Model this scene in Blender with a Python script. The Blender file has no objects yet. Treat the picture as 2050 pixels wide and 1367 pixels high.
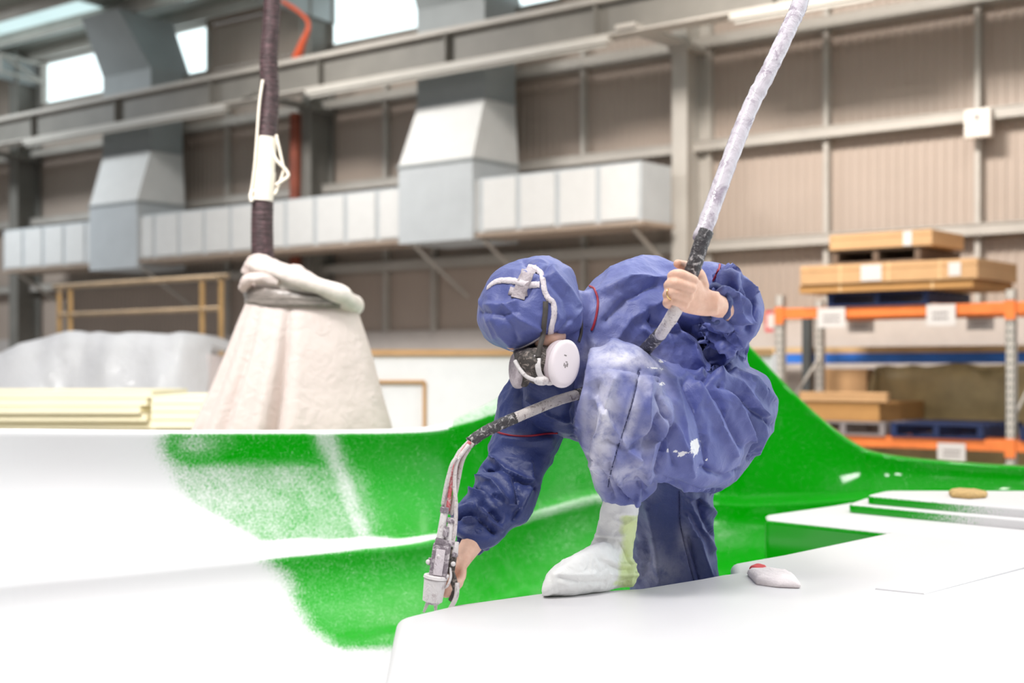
import bpy, bmesh, math, random
import numpy as np
from mathutils import Vector, Matrix, noise
from mathutils.bvhtree import BVHTree

# ------------------------------------------------------------------ camera, sky, lamps, exposure
SC = bpy.context.scene
COL = SC.collection
F = 2847.0                      # focal length in pixels of the 2050 px frame (50 mm)
HOR = 736.0                     # pixel row of the horizon
CZ = 2.0                        # eye height
FW = Vector((-0.6285, 0.7778, 0)).normalized()
RT = Vector((FW.y, -FW.x, 0))
YW = 15.6                       # the long wall stands at this y
UP = Vector((0, 0, 1))
cam_d = bpy.data.cameras.new('camera')
cam = bpy.data.objects.new('camera', cam_d)
COL.objects.link(cam)
cam.location = (0, 0, CZ)
cam.rotation_euler = (math.pi / 2, 0, math.atan2(RT.y, RT.x))
cam_d.lens = 50.0
cam_d.sensor_width = 36
cam_d.shift_y = (HOR - 683.5) / 2050.0
cam_d.dof.use_dof = True
cam_d.dof.focus_distance = 3.75
cam_d.dof.aperture_fstop = 2.3
cam_d.clip_end = 300
SC.camera = cam

world = bpy.data.worlds.new('world')
SC.world = world
world.use_nodes = True
wn = world.node_tree
bgn = wn.nodes['Background']
# bright sky beyond the long wall and over the roof lights, dim hall behind the viewer
_tc = wn.nodes.new('ShaderNodeTexCoord')
_sp = wn.nodes.new('ShaderNodeSeparateXYZ')
wn.links.new(_tc.outputs['Generated'], _sp.inputs[0])
def _mr(src, a, b_):
    n = wn.nodes.new('ShaderNodeMapRange')
    n.interpolation_type = 'SMOOTHSTEP'
    n.inputs[1].default_value, n.inputs[2].default_value = a, b_
    wn.links.new(src, n.inputs[0])
    return n.outputs[0]
_mx = wn.nodes.new('ShaderNodeMath'); _mx.operation = 'MAXIMUM'
wn.links.new(_mr(_sp.outputs[1], 0.0, 0.2), _mx.inputs[0])
wn.links.new(_mr(_sp.outputs[2], 0.30, 0.95), _mx.inputs[1])
_mc = wn.nodes.new('ShaderNodeMix'); _mc.data_type = 'RGBA'
wn.links.new(_mx.outputs[0], _mc.inputs[0])
_mc.inputs[6].default_value = (0.13, 0.13, 0.14, 1)
_mc.inputs[7].default_value = (1.15, 1.14, 1.13, 1)
_md = wn.nodes.new('ShaderNodeMix'); _md.data_type = 'RGBA'
wn.links.new(_mr(_sp.outputs[1], 0.25, 0.55), _md.inputs[0])
wn.links.new(_mc.outputs[2], _md.inputs[6])
_md.inputs[7].default_value = (1.75, 1.95, 2.0, 1)
wn.links.new(_md.outputs[2], bgn.inputs[0])
bgn.inputs[1].default_value = 1.0

SC.view_settings.view_transform = 'Standard'
SC.view_settings.look = 'None'
SC.view_settings.gamma = 1
SC.view_settings.use_curve_mapping = False
SC.view_settings.exposure = 0.12


def area_light(name, loc, size, size_y, power, target, color=(1, 1, 1)):
    d = bpy.data.lights.new(name, 'AREA')
    d.shape = 'RECTANGLE'
    d.size, d.size_y, d.energy, d.color = size, size_y, power, color
    o = bpy.data.objects.new(name, d)
    COL.objects.link(o)
    o.location = loc
    o.rotation_euler = (Vector(target) - Vector(loc)).to_track_quat('-Z', 'Y').to_euler()
    return o


def cam_pt(x, d, z):
    """camera-plan coordinates (right, depth, height) to world"""
    v = RT * x + FW * d
    return Vector((v.x, v.y, z))


# an added key light over the work bay and the rows of high-bay lamps further along
area_light('top_light', cam_pt(-1.2, 1.5, 6.4), 1.3, 1.0, 190, cam_pt(0.2, 4.0, 1.4), (1, 0.985, 0.96))
for i, (lx, ld) in enumerate([(1.2, 9.0), (3.0, 9.0), (4.8, 9.0), (1.2, 11.5), (3.0, 11.5), (4.8, 11.5), (2.0, 3.0), (3.4, 3.2), (4.8, 3.4), (2.2, 6.0), (3.6, 6.0), (5.0, 6.0)]):
    area_light('high_bay_lamp', cam_pt(lx, ld, 7.3), 0.2, 0.2, 38 if i < 6 else 14, cam_pt(lx, ld, 0), (1, 0.97, 0.9))
for lx, pw, cc in ((-23.0, 170, (0.90, 0.96, 1.0)), (-14.5, 190, (1, 0.97, 0.93)), (-7.0, 330, (1, 0.93, 0.86))):
    _l = area_light('wall_fill_light', (lx, 10.4, 7.7), 1.6, 0.8, pw, (lx + .5, YW, 0.6), cc)  # unseen fill lights added to brighten the long wall
    _l.data.spread = math.radians(130)


# ------------------------------------------------------------------ helpers
area_light('bag_fill_light', cam_pt(-2.6, 4.4, 5.6), 1.2, 0.8, 85, cam_pt(-1.6, 9.0, 1.0), (1, 0.98, 0.96)).data.spread = math.radians(95)  # unseen fill added to light the hanging bag from the front


def C(px, py, d):
    """point seen at pixel (px, py) at depth d"""
    u = (px - 1025.0) / F
    v = (HOR - py) / F
    p = FW * d + RT * (u * d)
    return Vector((p.x, p.y, CZ + v * d))


def Wp(px, py, n):
    """point seen at pixel on the plane n metres in front of the long wall"""
    u = (px - 1025.0) / F
    v = (HOR - py) / F
    dr = FW + RT * u
    t = (YW - n) / dr.y
    return Vector((dr.x * t, YW - n, CZ + v * t))


def project(co):
    """N x 3 world -> px, py, depth"""
    d = co[:, 0] * FW.x + co[:, 1] * FW.y
    x = co[:, 0] * RT.x + co[:, 1] * RT.y
    return 1025 + F * x / d, HOR - F * (co[:, 2] - CZ) / d, d


def tag(o, label=None, cat=None, group=None, kind=None):
    if label: o['label'] = label
    if cat: o['category'] = cat
    if group: o['group'] = group
    if kind: o['kind'] = kind
    return o


def empty(name, loc, label=None, cat=None, group=None):
    o = bpy.data.objects.new(name, None)
    COL.objects.link(o)
    o.location = loc
    o.empty_display_size = 0.1
    return tag(o, label, cat, group)


class MB:
    def __init__(s):
        s.v, s.f = [], []

    def add(s, vs, fs):
        b = len(s.v)
        s.v += [Vector(v) for v in vs]
        s.f += [tuple(i + b for i in f) for f in fs]
        return s

    def box(s, a, b, M=None, bev=0.0):
        bm = bmesh.new()
        bmesh.ops.create_cube(bm, size=1)
        a, b = Vector(a), Vector(b)
        c, h = (a + b) / 2, b - a
        for v in bm.verts:
            v.co = Vector((v.co.x * abs(h.x), v.co.y * abs(h.y), v.co.z * abs(h.z))) + c
        if bev > 0:
            bmesh.ops.bevel(bm, geom=list(bm.edges), offset=bev, segments=2, affect='EDGES', profile=0.6)
        bm.verts.index_update()
        vs = [(M @ v.co) if M else v.co.copy() for v in bm.verts]
        fs = [[v.index for v in f.verts] for f in bm.faces]
        bm.free()
        return s.add(vs, fs)

    def quad(s, *p):
        return s.add(p, [tuple(range(len(p)))])

    def hexa(s, p):
        """eight corners: bottom four then top four"""
        return s.add(p, [(3, 2, 1, 0), (4, 5, 6, 7), (0, 1, 5, 4), (1, 2, 6, 5), (2, 3, 7, 6), (3, 0, 4, 7)])

    def tube(s, pts, r, seg=12, cap=True, flat=1.0, up=None, wob=0.0, seed=0):
        pts = [Vector(p) for p in pts]
        n = len(pts)
        rs = r if isinstance(r, (list, tuple)) else [r] * n
        rnd = random.Random(seed)
        prev = None
        base = len(s.v)
        for i, p in enumerate(pts):
            t = (pts[min(i + 1, n - 1)] - pts[max(i - 1, 0)]).normalized()
            if prev is None:
                ref = Vector(up) if up else (Vector((0, 0, 1)) if abs(t.z) < 0.9 else Vector((1, 0, 0)))
                a = (ref - t * ref.dot(t)).normalized()
            else:
                a = (prev - t * prev.dot(t)).normalized()
            prev = a
            b = t.cross(a)
            for k in range(seg):
                th = 2 * math.pi * k / seg
                q = rs[i] * (1 + (rnd.uniform(-wob, wob) if wob else 0))
                s.v.append(p + a * (math.cos(th) * q) + b * (math.sin(th) * q * flat))
        for i in range(n - 1):
            for k in range(seg):
                k2 = (k + 1) % seg
                s.f.append((base + i * seg + k, base + i * seg + k2, base + (i + 1) * seg + k2, base + (i + 1) * seg + k))
        if cap:
            s.f.append(tuple(base + k for k in reversed(range(seg))))
            s.f.append(tuple(base + (n - 1) * seg + k for k in range(seg)))
        return s

    def grid(s, rows):
        """rows: list of equally long lists of points"""
        b = len(s.v)
        m = len(rows[0])
        for r in rows:
            s.v += [Vector(p) for p in r]
        for i in range(len(rows) - 1):
            for j in range(m - 1):
                s.f.append((b + i * m + j, b + i * m + j + 1, b + (i + 1) * m + j + 1, b + (i + 1) * m + j))
        return s

    def ball(s, c, rx, ry, rz, M=None, nu=16, nv=10):
        c = Vector(c)
        vs, fs = [], []
        for i in range(nv + 1):
            ph = math.pi * i / nv
            for k in range(nu):
                th = 2 * math.pi * k / nu
                q = Vector((rx * math.sin(ph) * math.cos(th), ry * math.sin(ph) * math.sin(th), rz * math.cos(ph)))
                vs.append(c + ((M @ q) if M else q))
        for i in range(nv):
            for k in range(nu):
                k2 = (k + 1) % nu
                fs.append((i * nu + k, (i + 1) * nu + k, (i + 1) * nu + k2, i * nu + k2))
        return s.add(vs, fs)

    def mesh(s, name, origin=Vector((0, 0, 0))):
        me = bpy.data.meshes.new(name)
        me.from_pydata([tuple(v - origin) for v in s.v], [], s.f)
        me.update()
        bm = bmesh.new()
        bm.from_mesh(me)
        bmesh.ops.remove_doubles(bm, verts=bm.verts, dist=1e-6)
        bmesh.ops.recalc_face_normals(bm, faces=bm.faces)
        bm.to_mesh(me)
        bm.free()
        return me

    def build(s, name, mat, parent=None, smooth=False, origin=None):
        if parent is not None:
            org = world_loc(parent)
        elif origin is not None:
            org = Vector(origin)
        else:
            xs = [v.x for v in s.v]; ys = [v.y for v in s.v]; zs = [v.z for v in s.v]
            org = Vector(((min(xs) + max(xs)) / 2, (min(ys) + max(ys)) / 2, min(zs)))
        me = s.mesh(name, org)
        return link_mesh(name, me, mat, parent, smooth, org)


def world_loc(o):
    p = Vector(o.location)
    while o.parent:
        o = o.parent
        p += Vector(o.location)
    return p


def link_mesh(name, me, mat, parent=None, smooth=False, org=None):
    o = bpy.data.objects.new(name, me)
    COL.objects.link(o)
    if mat:
        me.materials.clear()
        me.materials.append(mat)
    if parent is not None:
        o.parent = parent
    elif org is not None:
        o.location = org
    if smooth:
        me.polygons.foreach_set('use_smooth', [True] * len(me.polygons))
        if smooth == 'auto':
            try:
                me.set_sharp_from_angle(angle=math.radians(38))
            except Exception:
                pass
    return o


def spline(pts, n):
    """Catmull-Rom through points of any dimension, n samples per span"""
    P = [np.array(p, float) for p in pts]
    out = []
    for i in range(len(P) - 1):
        p0 = P[i - 1] if i > 0 else 2 * P[0] - P[1]
        p1, p2 = P[i], P[i + 1]
        p3 = P[i + 2] if i + 2 < len(P) else 2 * P[-1] - P[-2]
        for k in range(n):
            t = k / n
            out.append(0.5 * ((2 * p1) + (-p0 + p2) * t + (2 * p0 - 5 * p1 + 4 * p2 - p3) * t * t + (-p0 + 3 * p1 - 3 * p2 + p3) * t ** 3))
    out.append(P[-1])
    return out


def vspline(pts, n):
    return [Vector(p) for p in spline([tuple(p) for p in pts], n)]


def loft(mb, st, seg=30, sub=4, ex=2.3, tip=0.25):
    """stations (ax, ay, bx, by, depth, thickness[, depth_a, depth_b]): rings that span pixel a to pixel b"""
    st = [tuple(s) + (s[4], s[4]) if len(s) == 6 else tuple(s) for s in st]
    S = spline(st, sub)
    base = len(mb.v)
    cen = []
    for q in S:
        a, b = C(q[0], q[1], q[6]), C(q[2], q[3], q[7])
        c = (a + b) / 2
        c += FW * (q[4] - (q[6] + q[7]) / 2)
        M = (b - a) / 2
        vd = (c - Vector((0, 0, CZ))).normalized()
        mn = vd * q[5]
        cen.append((c, M, mn))
        for k in range(seg):
            th = 2 * math.pi * k / seg
            cs, sn = math.cos(th), math.sin(th)
            e = 2.0 / ex
            mb.v.append(c + M * (math.copysign(abs(cs) ** e, cs)) + mn * (math.copysign(abs(sn) ** e, sn)))
    n = len(S)
    for i in range(n - 1):
        for k in range(seg):
            k2 = (k + 1) % seg
            mb.f.append((base + i * seg + k, base + i * seg + k2, base + (i + 1) * seg + k2, base + (i + 1) * seg + k))
    for end, nb in ((0, 1), (n - 1, n - 2)):
        c = cen[end][0]
        dr = (c - cen[nb][0]).normalized()
        w = min(cen[end][1].length, cen[end][2].length)
        mb.v.append(c + dr * w * tip)
        j = len(mb.v) - 1
        for k in range(seg):
            k2 = (k + 1) % seg
            mb.f.append((base + end * seg + k2, base + end * seg + k, j) if end == 0 else (base + end * seg + k, base + end * seg + k2, j))


def remeshed(mb, voxel, smooth=2, fac=0.5):
    """union of overlapping shells as one skin"""
    me = mb.mesh('tmp')
    o = bpy.data.objects.new('tmp', me)
    COL.objects.link(o)
    m = o.modifiers.new('r', 'REMESH')
    m.mode = 'VOXEL'
    m.voxel_size = voxel
    m.adaptivity = 0
    if smooth:
        s = o.modifiers.new('s', 'SMOOTH')
        s.iterations = smooth
        s.factor = fac
    dg = bpy.context.evaluated_depsgraph_get()
    dg.update()
    out = bpy.data.meshes.new_from_object(o.evaluated_get(dg))
    bpy.data.objects.remove(o)
    bpy.data.meshes.remove(me)
    return out


def coords(me):
    a = np.empty(len(me.vertices) * 3)
    me.vertices.foreach_get('co', a)
    return a.reshape(-1, 3)


def normals(me):
    a = np.empty(len(me.vertices) * 3)
    me.vertices.foreach_get('normal', a)
    return a.reshape(-1, 3)


def set_coords(me, a):
    me.vertices.foreach_set('co', a.ravel())
    me.update()


def add_attr(me, name, vals):
    at = me.attributes.new(name, 'FLOAT', 'POINT')
    at.data.foreach_set('value', np.asarray(vals, float).ravel())


def seg_dist(px, py, line):
    """distance in pixels to a polyline, and position along it 0..1"""
    best = np.full(px.shape, 1e9)
    along = np.zeros(px.shape)
    L = [0]
    for i in range(len(line) - 1):
        L.append(L[-1] + math.dist(line[i][:2], line[i + 1][:2]))
    for i in range(len(line) - 1):
        ax, ay = line[i][:2]
        bx, by = line[i + 1][:2]
        dx, dy = bx - ax, by - ay
        l2 = dx * dx + dy * dy + 1e-9
        t = np.clip(((px - ax) * dx + (py - ay) * dy) / l2, 0, 1)
        q = np.hypot(px - ax - t * dx, py - ay - t * dy)
        m = q < best
        best = np.where(m, q, best)
        along = np.where(m, (L[i] + t * math.sqrt(l2)) / L[-1], along)
    return best, along


def sstep(a, b, x):
    t = np.clip((x - a) / (b - a), 0, 1)
    return t * t * (3 - 2 * t)


# ------------------------------------------------------------------ materials
def nodes_mat(name):
    m = bpy.data.materials.new(name)
    m.use_nodes = True
    nt = m.node_tree
    b = nt.nodes['Principled BSDF']
    return m, nt, b


def tex_noise(nt, scale, detail=3, rough=0.5, vec=None, stretch=None, dist=0.0):
    co = nt.nodes.new('ShaderNodeTexCoord')
    n = nt.nodes.new('ShaderNodeTexNoise')
    n.inputs['Scale'].default_value = scale
    n.inputs['Detail'].default_value = detail
    n.inputs['Roughness'].default_value = rough
    n.inputs['Distortion'].default_value = dist
    src = co.outputs['Object']
    if stretch:
        mp = nt.nodes.new('ShaderNodeMapping')
        mp.inputs['Scale'].default_value = stretch
        nt.links.new(src, mp.inputs[0])
        src = mp.outputs[0]
    nt.links.new(src, n.inputs['Vector'])
    return n.outputs['Fac']


def ramp(nt, fac, stops):
    r = nt.nodes.new('ShaderNodeValToRGB')
    while len(r.color_ramp.elements) > len(stops):
        r.color_ramp.elements.remove(r.color_ramp.elements[-1])
    for i, (p, c) in enumerate(stops):
        e = r.color_ramp.elements[i] if i < len(r.color_ramp.elements) else r.color_ramp.elements.new(p)
        e.position = p
        e.color = tuple(c) + (1,) if len(c) == 3 else c
    nt.links.new(fac, r.inputs[0])
    return r.outputs[0]


def math_n(nt, op, a, b=None, clamp=False):
    n = nt.nodes.new('ShaderNodeMath')
    n.operation = op
    n.use_clamp = clamp
    for i, x in enumerate((a, b)):
        if x is None: continue
        if isinstance(x, (int, float)):
            n.inputs[i].default_value = x
        else:
            nt.links.new(x, n.inputs[i])
    return n.outputs[0]


def mixc(nt, fac, a, b):
    n = nt.nodes.new('ShaderNodeMix')
    n.data_type = 'RGBA'
    if isinstance(fac, (int, float)): n.inputs[0].default_value = fac
    else: nt.links.new(fac, n.inputs[0])
    for i, x in ((6, a), (7, b)):
        if isinstance(x, (tuple, list)):
            n.inputs[i].default_value = tuple(x) + (1,) if len(x) == 3 else x
        else:
            nt.links.new(x, n.inputs[i])
    return n.outputs[2]


def bump(nt, b, h, strength=0.3, dist=0.01):
    n = nt.nodes.new('ShaderNodeBump')
    n.inputs['Strength'].default_value = strength
    n.inputs['Distance'].default_value = dist
    nt.links.new(h, n.inputs['Height'])
    nt.links.new(n.outputs[0], b.inputs['Normal'])


def M_plain(name, col, rough=0.5, metal=0.0, var=0.12, scale=6, bmp=0.0, bscale=60, coat=0.0, spec=0.5, stretch=None):
    m, nt, b = nodes_mat(name)
    f = tex_noise(nt, scale, 4, 0.6, stretch=stretch)
    lo = tuple(max(0, c * (1 - var)) for c in col)
    hi = tuple(min(1, c * (1 + var)) for c in col)
    nt.links.new(ramp(nt, f, [(0.3, lo), (0.7, hi)]), b.inputs['Base Color'])
    b.inputs['Roughness'].default_value = rough
    b.inputs['Metallic'].default_value = metal
    b.inputs['Coat Weight'].default_value = coat
    b.inputs['Specular IOR Level'].default_value = spec
    if bmp > 0:
        bump(nt, b, tex_noise(nt, bscale, 3, 0.6), bmp, 0.01)
    return m


GREEN = (0.0, 0.30, 0.0)
WHITEGEL = (0.68, 0.665, 0.675)


def M_mold():
    m, nt, b = nodes_mat('green_mold_with_white_overspray')
    at = nt.nodes.new('ShaderNodeAttribute')
    at.attribute_name = 'cover'
    w = at.outputs['Fac']
    n1 = tex_noise(nt, 260, 2, 0.6)
    n2 = tex_noise(nt, 620, 1, 0.5)
    n3 = tex_noise(nt, 9, 4, 0.6)
    s = math_n(nt, 'ADD', math_n(nt, 'MULTIPLY', n1, 0.55), math_n(nt, 'MULTIPLY', n2, 0.45))
    # speckle: where the fine grain is above (1 - cover)
    thr = math_n(nt, 'SUBTRACT', 0.655, math_n(nt, 'MULTIPLY', w, 0.35))
    thr = math_n(nt, 'ADD', thr, math_n(nt, 'MULTIPLY', math_n(nt, 'SUBTRACT', n3, 0.5), 0.12))
    spk = math_n(nt, 'MULTIPLY', math_n(nt, 'SUBTRACT', s, thr), 20.0, clamp=True)
    haze = math_n(nt, 'MULTIPLY', math_n(nt, 'SUBTRACT', w, 0.62), 3.0, clamp=True)
    fac = math_n(nt, 'MAXIMUM', spk, haze)
    nt.links.new(mixc(nt, fac, GREEN, WHITEGEL), b.inputs['Base Color'])
    rr = math_n(nt, 'ADD', math_n(nt, 'ADD', math_n(nt, 'MULTIPLY', fac, 0.22), math_n(nt, 'MULTIPLY', math_n(nt, 'SUBTRACT', w, 0.06), 2.4, clamp=True)), 0.08, clamp=True)
    nt.links.new(rr, b.inputs['Roughness'])
    b.inputs['Specular IOR Level'].default_value = 0.22
    return m


def M_slab():
    """white gelcoat on the level faces, green mould showing on the upright faces on the far right"""
    m, nt, b = nodes_mat('sprayed_white_gelcoat_slab')
    geo = nt.nodes.new('ShaderNodeNewGeometry')
    sep = nt.nodes.new('ShaderNodeSeparateXYZ')
    nt.links.new(geo.outputs['True Normal'], sep.inputs[0])
    at = nt.nodes.new('ShaderNodeAttribute')
    at.attribute_name = 'side'
    # cover grows with the tilt upwards; 'side' = 1 where the upright faces were not sprayed
    up = math_n(nt, 'MULTIPLY', math_n(nt, 'SUBTRACT', sep.outputs[2], 0.25), 1.6, clamp=True)
    inv = math_n(nt, 'MULTIPLY', math_n(nt, 'SUBTRACT', 1.0, up), at.outputs['Fac'])
    cov = math_n(nt, 'SUBTRACT', 1.0, inv)
    n1 = tex_noise(nt, 320, 2, 0.6)
    spk = math_n(nt, 'MULTIPLY', math_n(nt, 'SUBTRACT', n1, math_n(nt, 'SUBTRACT', 0.92, math_n(nt, 'MULTIPLY', cov, 0.85))), 7, clamp=True)
    nt.links.new(mixc(nt, spk, GREEN, WHITEGEL), b.inputs['Base Color'])
    nt.links.new(math_n(nt, 'ADD', math_n(nt, 'MULTIPLY', spk, 0.33), 0.1), b.inputs['Roughness'])
    return m


def M_fabric():
    m, nt, b = nodes_mat('blue_nonwoven_coverall')
    blue = ramp(nt, tex_noise(nt, 5, 4, 0.6), [(0.3, (0.018, 0.034, 0.150)), (0.7, (0.026, 0.044, 0.185))])
    at = nt.nodes.new('ShaderNodeAttribute'); at.attribute_name = 'dust'
    n1 = tex_noise(nt, 22, 5, 0.65)
    n2 = tex_noise(nt, 420, 2, 0.6)
    d = math_n(nt, 'MULTIPLY', at.outputs['Fac'], math_n(nt, 'ADD', 0.45, math_n(nt, 'MULTIPLY', math_n(nt, 'SUBTRACT', n1, 0.38), 3.2), clamp=True))
    d = math_n(nt, 'ADD', math_n(nt, 'MULTIPLY', d, 0.9, clamp=True), math_n(nt, 'MULTIPLY', math_n(nt, 'SUBTRACT', n2, 0.62), 0.5, clamp=True), clamp=True)
    ah = nt.nodes.new('ShaderNodeAttribute'); ah.attribute_name = 'lit_film'
    blue = mixc(nt, math_n(nt, 'MULTIPLY', ah.outputs['Fac'], 0.30, clamp=True), blue, (0.24, 0.27, 0.72))  # pale tone painted on lit cloth, partly settled dust
    c = mixc(nt, d, blue, (0.80, 0.78, 0.86))
    at2 = nt.nodes.new('ShaderNodeAttribute'); at2.attribute_name = 'splat'
    n3 = tex_noise(nt, 90, 3, 0.6)
    sp = math_n(nt, 'MULTIPLY', math_n(nt, 'SUBTRACT', math_n(nt, 'ADD', at2.outputs['Fac'], math_n(nt, 'MULTIPLY', math_n(nt, 'SUBTRACT', n3, 0.5), 1.6)), 0.55), 8, clamp=True)
    sp = math_n(nt, 'MULTIPLY', sp, math_n(nt, 'GREATER_THAN', at2.outputs['Fac'], 0.04))
    c = mixc(nt, sp, c, (0.88, 0.87, 0.88))
    nt.links.new(c, b.inputs['Base Color'])
    b.inputs['Roughness'].default_value = 0.50
    b.inputs['Specular IOR Level'].default_value = 0.6
    b.inputs['Sheen Weight'].default_value = 0.12
    b.inputs['Sheen Tint'].default_value = (0.75, 0.78, 1.0, 1)
    h = math_n(nt, 'ADD', math_n(nt, 'MULTIPLY', tex_noise(nt, 700, 1, 0.5), 0.12), math_n(nt, 'MULTIPLY', tex_noise(nt, 26, 4, 0.65, dist=0.6), 1.0))
    bump(nt, b, h, 0.28, 0.012)
    return m


def M_skin():
    m, nt, b = nodes_mat('skin')
    f = tex_noise(nt, 28, 4, 0.6)
    nt.links.new(ramp(nt, f, [(0.3, (0.74, 0.43, 0.31)), (0.7, (0.88, 0.58, 0.45))]), b.inputs['Base Color'])
    b.inputs['Roughness'].default_value = 0.5
    b.inputs['Subsurface Weight'].default_value = 0.12
    b.inputs['Subsurface Scale'].default_value = 0.01
    bump(nt, b, tex_noise(nt, 260, 3, 0.6), 0.2, 0.002)
    return m


def M_wrap(name, base, spot, scale=60, thr=0.5, rough=0.35, stretch=(1, 1, 1)):
    m, nt, b = nodes_mat(name)
    f = tex_noise(nt, scale, 4, 0.7, stretch=stretch, dist=1.2)
    nt.links.new(ramp(nt, f, [(thr - 0.06, base), (thr + 0.06, spot)]), b.inputs['Base Color'])
    b.inputs['Roughness'].default_value = rough
    bump(nt, b, tex_noise(nt, scale * 1.6, 3, 0.7, stretch=stretch, dist=1.5), 0.6, 0.006)
    return m


def M_plastic_sheet(name, col, alpha=0.25, rough=0.3):
    m, nt, b = nodes_mat(name)
    f = tex_noise(nt, 5, 4, 0.6)
    nt.links.new(ramp(nt, f, [(0.3, tuple(c * .94 for c in col)), (0.7, col)]), b.inputs['Base Color'])
    b.inputs['Roughness'].default_value = rough
    b.inputs['Transmission Weight'].default_value = 0.0
    tr = nt.nodes.new('ShaderNodeBsdfTranslucent')
    tr.inputs[0].default_value = tuple(col) + (1,)
    mx = nt.nodes.new('ShaderNodeMixShader')
    mx.inputs[0].default_value = alpha
    out = nt.nodes['Material Output']
    nt.links.new(b.outputs[0], mx.inputs[1])
    nt.links.new(tr.outputs[0], mx.inputs[2])
    nt.links.new(mx.outputs[0], out.inputs[0])
    bump(nt, b, tex_noise(nt, 14, 4, 0.6, dist=1.0), 0.35, 0.03)
    return m


MAT = {}
MAT['mold'] = M_mold()
MAT['slab'] = M_slab()
MAT['fabric'] = M_fabric()
MAT['skin'] = M_skin()
MAT['clad'] = M_plain('tan_profiled_cladding', (0.44, 0.36, 0.305), 0.55, var=0.06, scale=0.5)
MAT['dado'] = M_plain('pale_dado_panel', (0.55, 0.50, 0.47), 0.7, var=0.05)
MAT['steel'] = M_plain('grey_painted_steel', (0.20, 0.19, 0.17), 0.55, var=0.1, scale=2)
MAT['steel_light'] = M_plain('pale_grey_steel', (0.47, 0.44, 0.40), 0.5, var=0.08, scale=2)
MAT['steel_dark'] = M_plain('dark_grey_steel', (0.06, 0.065, 0.065), 0.6, var=0.2, scale=2)
MAT['galv'] = M_plain('galvanised_sheet', (0.50, 0.53, 0.55), 0.5, metal=0.0, var=0.05, scale=3)
MAT['galv_grey'] = M_plain('grey_galvanised_sheet', (0.33, 0.355, 0.36), 0.45, var=0.05, scale=3)
MAT['board'] = M_plain('white_insulation_board', (0.68, 0.68, 0.67), 0.6, var=0.03)
MAT['floor'] = M_plain('concrete_floor', (0.42, 0.40, 0.38), 0.6, var=0.12, scale=1.2)
MAT['roof'] = M_plain('roof_sheet', (0.27, 0.28, 0.25), 0.6, var=0.1)
MAT['red_pipe'] = M_plain('rust_red_pipe', (0.26, 0.06, 0.03), 0.55, var=0.2)
MAT['orange_hose'] = M_plain('orange_cable', (0.80, 0.13, 0.05), 0.5)
MAT['yellow'] = M_plain('yellow_rail_paint', (0.60, 0.38, 0.16), 0.5, var=0.2, scale=4)
MAT['orange'] = M_plain('orange_rack_beam', (0.78, 0.20, 0.045), 0.5, var=0.12)
MAT['blue'] = M_plain('blue_rack_beam', (0.03, 0.17, 0.62), 0.5)
MAT['pallet_blue'] = M_plain('dark_blue_pallet', (0.006, 0.018, 0.075), 0.6, var=0.3)
MAT['pallet_wood'] = M_plain('weathered_pallet_wood', (0.14, 0.09, 0.06), 0.8, var=0.3, stretch=(1, 8, 8))
MAT['carton'] = M_plain('kraft_carton', (0.44, 0.23, 0.075), 0.75, var=0.06)
MAT['carton_pale'] = M_plain('pale_kraft_carton', (0.52, 0.31, 0.15), 0.75, var=0.06)
MAT['khaki'] = M_plain('khaki_wrapped_goods', (0.36, 0.27, 0.13), 0.5, var=0.3, scale=2.5, bmp=0.4, bscale=4)
MAT['wood'] = M_plain('pine_board', (0.62, 0.42, 0.22), 0.7, var=0.15, stretch=(1, 10, 10))
MAT['paper'] = M_plain('white_paper', (0.60, 0.57, 0.55), 0.7, var=0.03)
MAT['ink'] = M_plain('grey_print', (0.25, 0.22, 0.22), 0.7, var=0.05)
MAT['shelf'] = M_plain('dusty_beige_ledge', (0.36, 0.28, 0.22), 0.7, var=0.08)
MAT['rail_pale'] = M_plain('worn_yellow_rail', (0.52, 0.38, 0.24), 0.5, var=0.25, scale=2)
MAT['foam'] = M_plain('pale_yellow_foam_board', (0.90, 0.83, 0.60), 0.7, var=0.08, scale=1.5, stretch=(1, 1, 12))
MAT['white_panel'] = M_plain('white_panel', (0.84, 0.84, 0.85), 0.5, var=0.03)
MAT['poly'] = M_plastic_sheet('clear_white_polythene', (0.90, 0.91, 0.94), 0.15, 0.16)
MAT['bag'] = M_plastic_sheet('cream_bag_cloth', (0.80, 0.70, 0.66), 0.32, 0.6)
MAT['wrapband'] = M_plain('stretch_wrap_band', (0.22, 0.19, 0.17), 0.35, var=0.5, scale=16, stretch=(1, 1, 9), bmp=0.5, bscale=30)
MAT['wrapbrim'] = M_plain('stretch_wrapped_brim', (0.76, 0.67, 0.62), 0.3, var=0.12, scale=16, bmp=0.5, bscale=30)
MAT['blackhose'] = M_wrap('ribbed_black_hose', (0.035, 0.018, 0.02), (0.16, 0.085, 0.095), 34, 0.56, 0.5, stretch=(0.6, 0.6, 5))
MAT['sleeve'] = M_plain('cream_hose_sleeve', (0.88, 0.80, 0.70), 0.45, var=0.04)
MAT['cord'] = M_plain('cream_cord', (0.85, 0.76, 0.64), 0.5, var=0.04)
MAT['hosewrap'] = M_wrap('lilac_white_film_wrap', (0.66, 0.61, 0.67), (0.40, 0.34, 0.41), 14, 0.58, 0.18)
MAT['hosedark'] = M_wrap('dark_taped_hose', (0.05, 0.045, 0.05), (0.55, 0.52, 0.52), 60, 0.60, 0.35)
MAT['hosegrey'] = M_wrap('grey_splashed_hose', (0.66, 0.60, 0.58), (0.25, 0.19, 0.19), 70, 0.60, 0.35)
MAT['tubewhite'] = M_wrap('splashed_white_tube', (0.74, 0.68, 0.67), (0.40, 0.33, 0.33), 60, 0.60, 0.35)
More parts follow.
